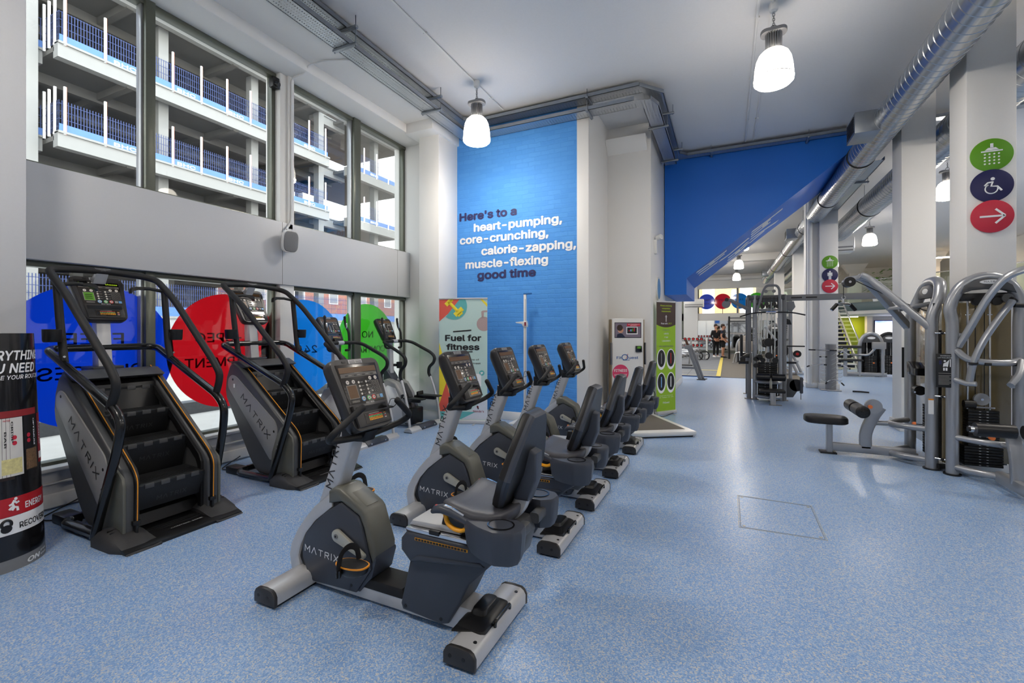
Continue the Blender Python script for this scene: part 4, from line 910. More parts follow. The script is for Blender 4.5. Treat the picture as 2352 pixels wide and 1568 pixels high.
e2 = copy_tree(e); e2.location = (-4.2, 5.77, 0); e2['label'] = 'elliptical trainer in front of the green window disc, next to the food banner'
# ---------------------------------------------------------------- selectorised machines at the right
def weight_stack(p, c, w, d, n, z0, h, wide=0, M=None, knob=None, ax='x'):
    m = MB(); t = h/n
    for k in range(n):
        ww = w*(1.25 if k < n*.35 and wide else 1)
        m.box((c[0], c[1], z0+t*(k+.5)), (ww, d, t*.86) if ax == 'x' else (d, ww, t*.86), STACK, .003)
    s = m.build('weight_stack', p)
    q = MB()
    for k in range(n):
        for e in (-.12, .12):
            if ax == 'x': q.b2((c[0]+e*w-.008, c[1]-d/2-.002, z0+t*(k+.42)), (c[0]+e*w+.008, c[1]-d/2, z0+t*(k+.58)), TXTL)
            else: q.b2((c[0]-d/2-.002, c[1]+e*w-.008, z0+t*(k+.42)), (c[0]-d/2, c[1]+e*w+.008, z0+t*(k+.58)), TXTL)
    q.build('number_lettering', s)
    if knob:
        a = V(knob); b = V(knob)+(V((0, -.09, 0)) if ax == 'x' else V((-.09, 0, 0)))
        MB().cyl(a, b, .006, CHR).cyl(b, b+(b-a)*.3, .026, ORGK, r1=.022).build('selector_pin', s)
    return s
def pulldown():
    r = empty('lat_pulldown_machine', (1.6, 6.70, 0), label='silver lat pulldown machine with black bench seat facing the bikes', cat='weight machine')
    L = lambda x, y, z: (x-1.6, y-6.70, z)
    fr = MB()
    for y, nm in ((6.39, 'post'), (7.03, 'post')):
        s = -1 if y < 6.7 else 1
        MB().cyl(L(2.0, y, 0), L(2.0, y, .014), .075, BLK, seg=20).build('foot_plate', r)
    ar = MB().tube([L(2.0, 6.39, .01), L(2.0, 6.39, 1.66), L(2.07, 6.40, 1.85), L(2.10, 6.47, 2.0), L(2.11, 6.60, 2.05), L(2.11, 6.82, 2.05), L(2.10, 6.95, 2.0), L(2.07, 7.02, 1.85), L(2.0, 7.03, 1.66), L(2.0, 7.03, .01)], .055, SILV2, seg=18, rad=.14, n=7)
    ar.build('arch_frame', r)
    hd = MB().prism([(y-6.7, z) for y, z in [(6.46, 1.86), (6.94, 1.86), (6.90, 1.96), (6.8, 2.01), (6.6, 2.01), (6.50, 1.96)]], .44, .50, CHARG, 'x', .02)
    ho = hd.build('head_cover', r)
    MB().lathe([(.055, 0), (.055, .004), (.0001, .005)], WHT, (0, 0, 0), 24, frame(L(2.04, 6.7, 1.94), (0, -1, 0), (0, 0, 1)), 1.4, .55).build('badge', ho)
    # overhead arms to the pulley
    for y, tipy in ((6.39, 6.63), (7.03, 6.78)):
        MB().sqtube([L(1.985, y, 1.53), L(1.62, y+(tipy-y)*.75, 1.98), L(1.52, tipy, 2.10), L(1.43, tipy, 2.15)], .09, .07, SILV2, rad=.1).build('overhead_arm', r)
    MB().sqtube([L(1.78, 6.44, 1.76), L(1.78, 6.98, 1.76)], .05, .04, SILV2).sqtube([L(1.80, 6.7, 1.74), L(2.08, 6.7, 1.80)], .05, .05, SILV2).build('cross_member', r)
    pu = MB().prism([(1.43-1.6, 2.10), (1.50-1.6, 2.10), (1.50-1.6, 2.17), (1.30-1.6, 2.14), (1.26-1.6, 2.08), (1.30-1.6, 2.05)], -.045, .045, SILV2, 'y', .01).cyl(L(1.325, 6.625, 2.076), L(1.325, 6.775, 2.076), .058, BLK, seg=24).cyl(L(1.325, 6.62, 2.076), L(1.325, 6.78, 2.076), .014, CHR)
    pu.build('pulley_head', r)
    MB().cyl(L(1.275, 6.7, 2.07), L(1.275, 6.7, 1.88), .004, BLK, seg=6).build('cable', r)
    MB().tube([L(1.38, 6.7, 2.10), L(1.8, 6.7, 1.84), L(2.05, 6.7, 1.72)], .005, BLK, seg=6).build('cable', r)
    hb = MB().tube([L(1.275, 6.7, 1.88), L(1.275, 6.7, 1.83)], .009, CHR).tube([L(1.275+.02*math.cos(a), 6.7, 1.895+.02*math.sin(a)) for a in [2*PI*k/12 for k in range(12)]], .004, CHR, closed=True, seg=6)
    hb.tube([L(1.14, 6.61, 1.745), L(1.205, 6.655, 1.818), L(1.275, 6.7, 1.825), L(1.345, 6.745, 1.818), L(1.41, 6.79, 1.745)], .016, CHR, seg=10, rad=.04)
    hb.build('short_bar', r)
    for a, b in (((1.14, 6.61, 1.745), (1.20, 6.65, 1.813)), ((1.41, 6.79, 1.745), (1.35, 6.75, 1.813))): MB().tube([L(*a), L(*b)], .021, RUB).build('bar_grip', r)
    # seat, thigh rollers, base
    se = MB(); n = 26
    lp = lambda k, z: [V((1.09-1.6+.225*k*math.copysign(abs(math.cos(2*PI*i/n))**.45, math.cos(2*PI*i/n)), -.0+.15*k*math.copysign(abs(math.sin(2*PI*i/n))**.6, math.sin(2*PI*i/n)), z)) for i in range(n)]
    se.loft([lp(.9, .368), lp(1, .382), lp(1, .43), lp(.96, .447), lp(.8, .454)], VINYL).build('bench_seat', r)
    MB().sqtube([L(1.13, 6.7, .02), L(1.13, 6.7, .39)], .10, .06, SILV2, up=(1, 0, 0)).b2(L(1.03, 6.63, 0), L(1.2, 6.77, .02), BLK, .004).build('seat_post', r)
    MB().sqtube([L(1.13, 6.7, .085), L(1.95, 6.7, .085)], .07, .10, SILV2).build('base_beam', r)
    MB().sqtube([L(1.49, 6.7, .1), L(1.485, 6.7, .28), L(1.56, 6.7, .48), L(1.63, 6.7, .60)], .12, .07, SILV2, rad=.1, up=(0, 1, 0)).build('roller_post', r)
    MB().lathe([(.0, -.02), (.085, -.02), (.085, .02), (0, .02)], SILV2, (0, 0, 0), 24, MX.Translation(L(1.56, 6.68, .60)) @ MX.Rotation(PI/2, 4, 'X')).cyl(L(1.52, 6.64, .60), L(1.52, 6.62, .60), .022, ORGK).build('roller_adjuster', r)
    for y in (6.50, 6.90):
        s = -1 if y < 6.7 else 1
        rl = MB().cyl(L(1.40, 6.7+s*.03, .565), L(1.40, 6.7+s*.30, .565), .07, VINYL, seg=22).ball(L(1.40, 6.7+s*.30, .565), (.07, .02, .07), VINYL, 22).cyl(L(1.40, 6.7+s*.31, .565), L(1.40, 6.7+s*.335, .565), .018, BLK)
        for k in range(10):
            a = 2*PI*k/10; rl.box(L(1.40+.045*math.cos(a), 6.7+s*.315, .565+.045*math.sin(a)), (.012, .01, .012), RUB)
        rl.build('thigh_roller', r)
    for z, y0 in ((.425, 6.39), (.09, 6.39)):
        MB().tube([L(2.0, y0, z), L(1.80, 6.55, z-.01), L(1.70, 6.7, z-.02), L(1.80, 6.86, z-.01), L(2.0, 7.03, z)], .032, SILV2, rad=.12, seg=14).build('bow_tube', r)
    MB().tube([L(1.70, 6.7, .41), L(1.55, 6.7, .405)], .028, SILV2).build('bow_tube', r)
    weight_stack(r, L(2.12, 6.72, 0), .22, .13, 18, .09, .56, knob=(2.05-1.6, .02, .42), ax='y')
    rods = MB()
    for y in (6.66, 6.78): rods.cyl(L(2.12, y, .1), L(2.12, y, 1.9), .009, CHR, seg=8)
    rods.build('guide_rod', r)
    MB().b2(L(2.22, 6.42, .10), L(2.235, 7.68, 1.80), SHRD, .004).build('rear_shroud', r)
    MB().b2(L(1.94, 7.10, .92), L(2.0, 7.105, 1.29), PBLK).build('instruction_card', r)
    tb = MB().prism([(6.94-6.7, .98), (6.70-6.7, .98), (6.72-6.7, 1.06), (6.85-6.7, 1.12), (6.94-6.7, 1.13)], .34, .46, BLKG, 'x', .01)
    tb.build('towel_tray', r)
    MB().cyl(L(2.02, 6.78, .80), L(2.02, 6.88, .80), .055, BLK, seg=20).cyl(L(1.92, 6.6, .80), L(2.02, 6.85, .80), .008, CHR).build('transfer_pulley', r)
    MB().b2(L(1.955, 6.335, .60), L(2.0, 6.338, .76), WHT).b2(L(1.955, 6.334, .75), L(2.0, 6.337, .765), ORG).build('warning_label', r)
    return r
pulldown()
def press():
    r = empty('diverging_row_machine', (2.37, 6.2, 0), label='silver weight machine with curved lever arms and oval badge, cut by the picture edge', cat='weight machine')
    L = lambda x, y, z: (x-2.37, y-6.2, z)
    ar = MB().tube([L(2.115, 6.23, .01), L(2.115, 6.23, 1.60), L(2.09, 6.23, 1.72), L(2.125, 6.23, 1.85), L(2.2, 6.23, 1.98), L(2.33, 6.23, 2.04), L(2.43, 6.23, 2.04), L(2.55, 6.23, 1.97), L(2.615, 6.23, 1.84), L(2.635, 6.23, 1.72), L(2.625, 6.23, 1.60), L(2.625, 6.23, .01)], .052, SILV2, seg=18, rad=.12, n=6)
    ar.build('arch_frame', r)
    for x in (2.115, 2.625): MB().cyl(L(x, 6.23, 0), L(x, 6.23, .016), .072, BLK, seg=20).build('foot_plate', r)
    hp = [(2.17, 1.87), (2.25, 1.905), (2.37, 1.915), (2.49, 1.905), (2.58, 1.87), (2.55, 1.95), (2.47, 2.01), (2.37, 2.03), (2.27, 2.01), (2.19, 1.95)]
    ho = MB().prism([(x-2.37, z) for x, z in hp], -.03, .05, CHARG, 'y', .008).build('head_cover', r)
    M = frame(L(2.39, 6.168, 1.985), (1, 0, 0), (0, 0, 1))
    MB().lathe([(.07, 0), (.07, .004), (.0001, .004)], WHT, (0, 0, 0), 28, M, 1.25, .3).build('badge', ho).name = 'badge'
    MB().text('MATRIX', .022, TXTD, M @ MX.Translation((0, -.007, .005)), 'c', .01, .11).build('badge_lettering', ho)
    MB().b2(L(2.18, 6.24, 1.80), L(2.56, 6.30, 1.88), BLK, .01).cyl(L(2.30, 6.20, 1.79), L(2.30, 6.24, 1.79), .04, BLK).cyl(L(2.45, 6.20, 1.79), L(2.45, 6.24, 1.79), .04, BLK).cyl(L(2.52, 6.18, 1.82), L(2.52, 6.24, 1.82), .045, CHARG).build('pulley_bank', r)
    MB().b2(L(2.19, 6.42, .12), L(2.64, 6.435, 1.79), SHRD, .004).build('rear_shroud', r)
    rods = MB()
    for x in (2.27, 2.44): rods.cyl(L(x, 6.33, .1), L(x, 6.33, 1.86), .010, CHR, seg=10).cyl(L(x-.02, 6.33, 1.66), L(x+.02, 6.33, 1.66), .006, CHR)
    rods.build('guide_rod', r)
    MB().cyl(L(2.33, 6.33, .5), L(2.33, 6.33, 1.85), .004, BLK, seg=6).cyl(L(2.40, 6.33, .5), L(2.40, 6.33, 1.85), .004, BLK, seg=6).build('cable', r)
    weight_stack(r, L(2.375, 6.34, 0), .24, .13, 20, .10, .58, True, knob=(.03, .08, .42))
    MB().cyl(L(2.36, 6.27, .79), L(2.36, 6.30, .79), .062, LGREY, seg=24).cyl(L(2.36, 6.262, .79), L(2.36, 6.27, .79), .012, CHR).cyl(L(2.22, 6.28, .735), L(2.31, 6.28, .735), .04, BLK, seg=18).b2(L(2.31, 6.27, .70), L(2.46, 6.31, .715), CHR).build('stack_pulley', r)
    # lever arms
    MB().sqtube([L(2.15, 6.20, 1.33), L(2.22, 6.14, 1.52), L(2.32, 6.05, 1.83), L(2.42, 5.96, 2.03), L(2.60, 5.90, 2.10)], .07, .05, SILV2, rad=.2, up=(1, .3, 0), bevk=.45).build('lever_arm', r)
    MB().sqtube([L(2.20, 6.10, .97), L(2.215, 6.08, 1.15), L(2.28, 6.06, 1.38), L(2.40, 6.05, 1.62), L(2.50, 6.05, 1.79)], .065, .045, SILV2, rad=.2, up=(1, .3, 0), bevk=.45).cyl(L(2.50, 6.05, 1.79), L(2.51, 6.05, 1.80), .034, BLK).cyl(L(2.51, 6.05, 1.74), L(2.64, 6.05, 1.73), .02, RUB).build('lever_arm', r)
    MB().sqtube([L(2.58, 6.1, 1.2), L(2.52, 5.98, 1.08), L(2.42, 5.9, .98)], .06, .05, SILV2, rad=.1, up=(1, .3, 0), bevk=.45).sqtube([L(2.56, 6.2, 1.03), L(2.44, 5.92, .97)], .04, .04, SILV2).build('lever_foot', r)
    MB().sqtube([L(2.12, 6.18, .99), L(2.18, 6.10, .96), L(2.24, 6.06, .965)], .05, .05, SILV2, bevk=.45).build('lever_foot', r)
    MB().tube([L(2.14, 6.20, 1.29), L(2.19, 6.12, 1.20), L(2.30, 6.08, 1.18), L(2.50, 6.08, 1.18), L(2.60, 6.18, 1.20)], .032, SILV2, rad=.07, flat=(1.2, 1)).box(L(2.22, 6.07, 1.165), (.06, .05, .03), BLKG, .005).box(L(2.32, 6.06, 1.165), (.05, .05, .03), BLKG, .005).box(L(2.54, 6.1, 1.165), (.06, .05, .03), BLKG, .005).build('pivot_bar', r)
    MB().b2(L(2.14, 6.2, 1.40), L(2.22, 6.215, 1.47), SILV2, .005).build('gusset', r)
    for z, w in ((.395, .03), (.085, .034)):
        MB().tube([L(2.115, 6.23, z), L(2.25, 6.05, z), L(2.40, 5.97, z), L(2.52, 6.05, z), L(2.625, 6.23, z)], w, SILV2, rad=.1, seg=14).build('bow_tube', r)
    MB().sqtube([L(2.38, 5.98, .085), L(2.38, 4.9, .085)], .075, .11, SILV2).build('base_beam', r)
    MB().sqtube([L(2.39, 5.70, .1), L(2.39, 5.72, .32), L(2.385, 5.78, .52)], .06, .10, SILV2, rad=.1, up=(1, 0, 0)).sqtube([L(2.385, 5.74, .40), L(2.40, 5.98, .40)], .045, .04, SILV2).build('roller_post', r)
    for s in (-1, 1):
        rl = MB().cyl(L(2.38+s*.03, 5.66, .58), L(2.38+s*.30, 5.66, .58), .062, VINYL, seg=22).cyl(L(2.38+s*.30, 5.66, .58), L(2.38+s*.335, 5.66, .58), .03, CHR).cyl(L(2.38+s*.335, 5.66, .58), L(2.38+s*.35, 5.66, .58), .022, BLK)
        rl.build('thigh_roller', r)
    MB().b2(L(2.22, 4.7, .40), L(2.54, 5.12, .45), VINYL, .02).build('bench_seat', r)
    MB().sqtube([L(2.38, 4.95, .02), L(2.38, 4.95, .40)], .06, .1, SILV2, up=(0, 1, 0)).build('seat_post', r)
    pl = MB(); M = frame(L(2.07, 6.168, .905), (1, 0, 0), (0, 0, 1)) 
    pl.prism([(-.075, 0), (.075, 0), (.075, .35), (-.075, .35)], 0, .006, PBLK, 'z', .003, frame(L(2.045, 6.19, .905), (1, 0, 0), (0, 0, 1)))
    M = frame(L(2.045, 6.19, .905), (1, 0, 0), (0, 0, 1)) @ MX.Translation((0, 0, .0062))
    pl.text('DIVERGING', .016, WHT, M @ MX.Translation((0, .325, .001)), 'c', .01, .08).text('LAT PULLDOWN', .016, WHT, M @ MX.Translation((0, .305, .001)), 'c', .01, .12)
    pl.prism([(-.02, .215), (.0, .22), (.02, .215), (.03, .29), (.01, .265), (-.015, .25)], 0, .001, WHT, 'z', 0, M).disc((-.005, .275, 0), .01, WHT, M, 10, .001).b2((.035, .215, 0), (.042, .295, .001), WHT, 0, M).b2((-.05, .24, 0), (-.03, .28, .001), NAVY, 0, M)
    for k in range(2): pl.b2((-.018+.02*k, .175, 0), (-.004+.02*k, .205, .001), WHT, 0, M)
    for k in range(9): pl.b2((-.055, .145-.013*k-(.01 if k > 0 else 0), 0), (.055-.012*(k % 3), .150-.013*k-(.01 if k > 0 else 0), .001), KEY, 0, M)
    pl.build('instruction_card', r)
    MB().b2(L(2.655, 6.17, .55), L(2.66, 6.21, .77), WHT).build('warning_label', r)
    for z in (.14, .80, 1.47):
        MB().cyl(L(2.0, 6.30, z), L(2.10, 6.24, z), .008, CHR).ball(L(2.05, 6.27, z), .016, BLK).build('link_bolt', r)
    return r
press()
r = empty('weight_tower', (2.3, 6.75, 0), label='brown smoked panels of the tower joining the two silver weight machines', cat='weight machine')
MB().b2((-.30, -.40, .1), (-.28, -.24, 1.79), BLK).b2((-.24, -.44, .1), (-.10, -.425, 1.78), SHRD, .004).build('link_panel', r)
MB().prism([(-.28, .10), (.32, .10), (.32, 1.78), (-.06, 1.78), (-.12, 1.5), (-.28, 1.5)], -.30, -.29, CHARG, 'y').build('inner_panel', r)
MB().sqtube([(-.27, -.42, .05), (-.1, -.36, .05), (-.1, .3, .05)], .05, .05, BLK).build('base_link', r)
# ---------------------------------------------------------------- cable multi station in the aisle
def multi():
    r = empty('cable_station', (.8, 11.6, 0), label='tall grey cable multi station standing in the aisle before the mats', cat='weight machine')
    L = lambda x, y, z: (x-.8, y-11.6, z)
    for x, y in ((.435, 11.25), (.545, 11.2), (1.02, 11.2), (1.10, 11.25), (.435, 12.1), (1.10, 12.1)):
        MB().sqtube([L(x, y, 0), L(x, y, 2.26)], .085, .085, SILV2 if y < 11.22 else GREY, up=(0, 1, 0), bevk=.4).b2(L(x-.09, y-.07, 0), L(x+.07, y+.05, .012), GREY).build('upright', r)
    MB().sqtube([L(.43, 11.2, 2.2), L(1.1, 11.2, 2.2)], .08, .10, CHARG).sqtube([L(.43, 12.1, 2.2), L(1.1, 12.1, 2.2)], .08, .10, CHARG).sqtube([L(.43, 11.2, 2.24), L(.43, 12.1, 2.24)], .06, .06, CHARG).build('top_frame', r)
    MB().sqtube([L(.57, 11.1, 1.88), L(.62, 11.1, 2.05), L(.70, 11.1, 2.36), L(.76, 11.1, 2.45), L(.95, 11.1, 2.45), L(1.0, 11.1, 2.36), L(1.0, 11.1, 1.9)], .05, .05, GREY, rad=.1, up=(0, 1, 0), bevk=.45).build('arch_handle', r)
    MB().sqtube([L(.62, 11.1, 1.93), L(1.0, 11.1, 1.93)], .04, .04, GREY).build('cross_member', r)
    pk = MB()
    for k in range(6): pk.cyl(L(.62+.07*k, 11.12, 2.06-.05*(k % 2)), L(.62+.07*k, 11.16, 2.06-.05*(k % 2)), .045, BLK, seg=14).b2(L(.61+.07*k, 11.13, 1.98), L(.63+.07*k, 11.15, 2.2), BLK)
    for x in (.75, .9): pk.cyl(L(x, 11.12, 2.33), L(x, 11.17, 2.33), .035, GREY, seg=14)
    pk.build('pulley_bank', r)
    rd = MB()
    for x in (.62, .67, .78, .86, .92): rd.cyl(L(x, 11.2, .5), L(x, 11.2, 2.1), .012, CHR, seg=8)
    rd.build('guide_rod', r)
    lb = MB().tube([L(.25, 11.0, 1.79), L(.45, 11.0, 1.855), L(.60, 11.0, 1.875), L(1.1, 11.0, 1.875), L(1.25, 11.0, 1.86), L(1.45, 11.0, 1.81)], .015, RUB, rad=.06, seg=8).tube([L(.74, 11.0, 1.875), L(.93, 11.0, 1.875)], .022, CHR, seg=8).cyl(L(.84, 11.0, 1.87), L(.84, 11.0, 2.1), .008, CHR, seg=6)
    lb.build('pulldown_bar', r)
    MB().sqtube([L(.42, 11.2, 1.95), L(.08, 11.1, 2.15), L(.03, 11.1, 2.17)], .07, .10, GREY, up=(0, 1, 0), bevk=.4).cyl(L(-.02, 11.06, 2.07), L(-.02, 11.12, 2.07), .085, GREY, seg=20).cyl(L(-.01, 11.06, 2.17), L(-.01, 11.12, 2.17), .04, BLK, seg=14).cyl(L(-.09, 11.09, 1.98), L(-.09, 11.09, 1.86), .006, BLK, seg=6).build('side_arm', r)
    MB().b2(L(.25, 11.0, .93), L(.31, 11.12, 1.41), VINYL, .035).prism([(.24-.8, .90), (.44-.8, .90), (.44-.8, 1.0), (.38-.8, .99), (.30-.8, .94)], -.55, -.4, BLK, 'y', .01).build('back_pad', r)
    MB().cyl(L(.25, 11.1, .80), L(.42, 11.1, .80), .03, RUB, seg=10).cyl(L(.23, 11.1, .80), L(.25, 11.1, .80), .038, BLK, seg=10).build('side_grip', r)
    weight_stack(r, L(.78, 11.22, 0), .36, .2, 16, .08, .74)
    pb = MB()
    for x, z, q in ((.63, .92, .06), (.69, .86, .05), (.80, .96, .07), (.92, .86, .06), (.56, .88, .05), (.56, .74, .05)): pb.cyl(L(x, 11.08, z), L(x, 11.14, z), q, BLK, seg=14)
    pb.cyl(L(.80, 11.1, 1.24), L(.80, 11.16, 1.24), .09, BLK, seg=20).sqtube([L(.80, 11.16, 1.2), L(.80, 11.16, .8)], .04, .04, SILV2)
    pb.build('lower_pulleys', r)
    for s in (-1, 1):
        c = MB(); z = .52; x0 = .82
        c.cyl(L(x0+s*.02, 10.85, z), L(x0+s*.25, 10.85, z), .072, VINYL, seg=20).ball(L(x0+s*.25, 10.85, z), (.03, .072, .072), VINYL, 16).ball(L(x0+s*.03, 10.85, z), (.02, .065, .065), VINYL, 16)
        c.build('thigh_roller', r)
    MB().cyl(L(.82, 10.85, .5), L(.82, 10.85, .2), .025, CRANK).build('roller_post', r)
    for z in (.40, .09): MB().tube([L(.54, 11.2, z), L(.60, 10.98, z), L(.82, 10.92, z), L(1.0, 10.98, z), L(1.02, 11.2, z)], .033, SILV2, rad=.08).build('bow_tube', r)
    MB().b2(L(.60, 10.5, .235), L(1.06, 10.85, .29), VINYL, .02).build('bench_seat', r)
    MB().sqtube([L(.83, 10.47, 0), L(.83, 10.5, .24)], .10, .08, SILV2, up=(0, 1, 0)).sqtube([L(.83, 10.5, .06), L(.83, 11.2, .06)], .07, .07, SILV2).b2(L(.76, 10.40, 0), L(.98, 10.5, .012), GREY).build('seat_post', r)
    MB().sqtube([L(1.1, 11.5, 2.2), L(3.2, 11.5, 2.2)], .06, .13, GREY).build('crossover_beam', r)
    for x in (1.35, 1.62): MB().b2(L(x-.1, 11.46, 2.185), L(x+.1, 11.467, 2.215), BLK, .004).build('beam_slot', r)
    MB().sqtube([L(1.24, 11.5, .12), L(1.24, 11.5, 2.13)], .07, .07, SILV2, up=(0, 1, 0)).prism([(1.1-.8, 2.12), (1.3-.8, 2.12), (1.33-.8, 2.0), (1.26-.8, 1.9), (1.1-.8, 1.98)], -.15, -.05, GREY, 'y', .01).build('pulley_column', r)
    cr = MB().cyl(L(1.34, 11.4, .32), L(1.34, 11.48, .32), .13, BLK, seg=24).prism([(1.17-.8, .45), (1.30-.8, .45), (1.36-.8, .2), (1.28-.8, .06), (1.13-.8, .05)], -.2, -.1, CHARG, 'y', .01).cyl(L(1.42, 11.4, .3), L(1.42, 11.4, .02), .006, BLK, seg=6).b2(L(1.4, 11.36, .15), L(1.46, 11.44, .5), CHAR, .02)
    cr.build('low_pulley', r)
    MB().cyl(L(1.36, 11.42, .99), L(1.36, 11.5, .99), .075, BLK, seg=20).cyl(L(1.36, 11.41, .99), L(1.36, 11.43, .99), .03, REDR, seg=14).b2(L(1.12, 11.38, .78), L(1.34, 11.45, .82), RUB, .01).b2(L(1.12, 11.42, 1.14), L(1.50, 11.46, 1.17), BLK, .01).build('slider', r)
    MB().prism([(1.10-.8, 1.62), (1.25-.8, 1.62), (1.22-.8, 1.72), (1.16-.8, 1.75), (1.10-.8, 1.76)], -.25, -.12, BLK, 'y', .01).build('rest_pad', r)
    MB().text('MATRIX', .05, TXTL, frame(L(.548, 11.155, 1.2), (0, 0, 1), (-1, 0, 0)), 'l', .008, .35).build('logo_lettering', r)
    return r
multi()
# ---------------------------------------------------------------- bar attachment stand
r = empty('attachment_stand', (2.33, 13.62, 0), label='grey tubular stand hung with cable bar attachments by the signed pillar', cat='equipment stand')
m = MB().cyl((0, 0, .02), (0, 0, 1.15), .115, GREY, seg=24).cyl((0, 0, 1.14), (0, 0, 1.16), .12, SILV2, seg=24)
for i in range(9): m.tube([(.117*math.cos(t-1.6), .117*math.sin(t-1.6), .10+.11*i+.08*t/1.2) for t in [k*.2 for k in range(9)]], .006, SILV2, seg=6)
m.build('column', r)
MB().b2((-.22, -.09, 0), (.16, .1, .03), SILV2, .01).b2((-.1, -.16, 0), (.2, -.05, .03), SILV2, .01).build('base', r)
for i in range(10):
    for s in (-1, 1): MB().tube([(s*.11, -.05, .25+.09*i), (s*.2, -.08, .255+.09*i), (s*.22, -.085, .28+.09*i)], .006, CHR, seg=6).build('peg', r)
for i, (pts, z, lb) in enumerate((([(-.52, -.1, .0), (-.42, -.1, .05), (-.2, -.1, .07), (-.1, -.12, .06)], .58, 'black ended curl bar hanging low on the stand, window side'), ([(.12, -.12, .07), (.22, -.1, .07), (.34, -.1, .0), (.38, -.1, -.03)], .58, 'black ended curl bar hanging low on the stand, stair side'),
                        ([(-.48, -.1, 1.01), (.1, -.14, 1.0)], 0, 'long straight steel bar across the top pegs of the stand'), ([(-.26, -.14, .84), (-.1, -.14, .84)], 0, 'short steel handle on the upper pegs of the stand'),
                        ([(-.13, -.13, .17), (-.07, -.14, .26), (.05, -.15, .30), (.15, -.14, .26), (.25, -.13, .15)], 0, 'black rope style V bar hung near the foot of the stand'), ([(.12, -.1, .85), (.22, -.1, 1.0), (.32, -.1, .92), (.42, -.1, .86)], 0, 'black double grip handle on the upper pegs, stair side'))):
    g = MB().tube([(2.33+x, 13.62+y, z+zz) for x, y, zz in pts], .012, CHR, seg=8, rad=.05)
    o = tag(g.build('cable_bar'), lb, 'cable attachment', 'bars on the attachment stand')
    for k in (0, -1):
        a = V(pts[k]); b = V(pts[1 if k == 0 else -2]); p = a+(b-a)*(.6 if len(pts) > 2 else .25)
        MB().tube([(2.33+q.x, 13.62+q.y, z+q.z) for q in (a, p)], .017, RUB, seg=8).build('bar_grip', o)
tag(MB().tube([(2.75, 13.5, .02), (2.9, 13.45, .025), (3.05, 13.4, .02)], .018, RUB, seg=8).tube([(2.78, 13.55, .02), (2.95, 13.5, .02)], .014, RUB, seg=8).build('ankle_strap'), 'black strap handle lying on the floor beside the attachment stand', 'cable attachment')
# ---------------------------------------------------------------- fitness kiosk with weighing platform
kr = math.radians(33)
r = empty('fitness_kiosk', (-1.54, 7.82, 0), kr, label='white fitness assessment kiosk with screen and oak sides in the alcove', cat='kiosk')
b = MB().b2((-.28, -.05, .0), (.28, .08, 1.70), TRIM, .02); b.build('body', r)
MB().b2((-.295, -.045, .0), (-.279, .075, 1.68), WOOD, .004).build('oak_side', r)
MB().b2((.279, -.045, .0), (.295, .075, 1.68), WOOD, .004).build('oak_side', r)
for s in (-1, 1):
    MB().b2((s*.285, -.075, .92), (s*.315, -.04, 1.29), PBLK, .004).b2((s*.30, -.078, .92), (s*.308, -.073, 1.29), CHR).build('side_handle', r)
M = frame((0, -.0505, 0), (1, 0, 0), (0, 0, 1))
sc = MB().rect(-.235, 1.37, .235, 1.63, PBLK, M, 0, .003).rect(-.225, 1.38, .225, 1.62, mat('screen_dusk', (86, 78, 88), .3, emis=.35), M, .003, .0005)
so = sc.build('screen', r)
q = MB().rect(-.03, 1.43, .17, 1.555, WHT, M, .0042, .0005).rect(-.015, 1.445, .155, 1.545, PBLK, M, .0048, .0005)
q.prism([(-.2, 1.38), (-.05, 1.38), (-.09, 1.43), (-.13, 1.45), (-.19, 1.43)], .0042, .0047, CLNV, 'z', 0, M).disc((-.13, 1.50, .0042), .05, SKIN, M, 18, .0006).disc((-.145, 1.54, .0046), .052, HAIR, M, 18, .0006)
q.rect(-.02, 1.565, .215, 1.612, RED, M, .0044, .0005)
for k, mm in enumerate((REDR, BTNB, GRN, RED)): q.rect(.01+.03*k, 1.48, .03+.03*k, 1.49+.012*(k+1), mm, M, .0054, .0004)
q.text('SEE YOUR RESULTS', .022, WHT, M @ MX.Translation((.098, 1.591, .005)), 'c', .008, .2).text('INSTANTLY', .022, WHT, M @ MX.Translation((.098, 1.571, .005)), 'c', .008, .12)
q.build('screen_picture', so)
c = MB().b2((.13, -.075, 1.13), (.24, -.05, 1.235), BLKG, .006); co = c.build('card_reader', r)
MB().rect(.155, 1.19, .215, 1.225, LCDG, frame((0, -.0755, 0), (1, 0, 0), (0, 0, 1))).build('green_display', co)
lg = MB(); kb = mat('logo_blue', (40, 100, 170), .4)
lg.text('Fit', .085, kb, M @ MX.Translation((-.20, 1.015, .001)) @ MX.Shear('XZ', 4, (0, 0)), 'l', .012, .085).text('uest', .085, kb, M @ MX.Translation((.015, 1.015, .001)), 'l', .012, .165)
lg.tube([(-.055+.052*math.cos(a), 1.045+.045*math.sin(a), .002) for a in [2*PI*k/22 for k in range(22)]], .007, kb, closed=True, seg=6, M=M).sqtube([(-.06, .99, .002), (-.03, 1.03, .002), (.0, 1.10, .002), (-.03, 1.075, .002)], .006, .003, REDR, M=M).sqtube([(-.09, .995, .002), (.03, .995, .002)], .008, .002, kb, M=M)
lg.build('logo_lettering', r)
st_ = MB().disc((-.13, .78, 0), .142, PINK, M, 40, .002); so = st_.build('pink_sticker', r)
MB().text('FITNESS', .085, WHT, M @ MX.Translation((-.13, .80, .004)), 'c', .015, .225).text('ASSESSMENT', .05, WHT, M @ MX.Translation((-.13, .735, .004)), 'c', .012, .225).build('lettering', so)
p = MB().b2((-.46, -1.42, .02), (.46, -.06, .085), TRIM, .02, None).b2((-.42, -1.38, .0), (.42, -.1, .03), BLK)
po = p.build('weighing_platform', r)
MB().b2((-.36, -1.27, .084), (.36, -.1, .088), MATB, .001).build('rubber_mat', po)
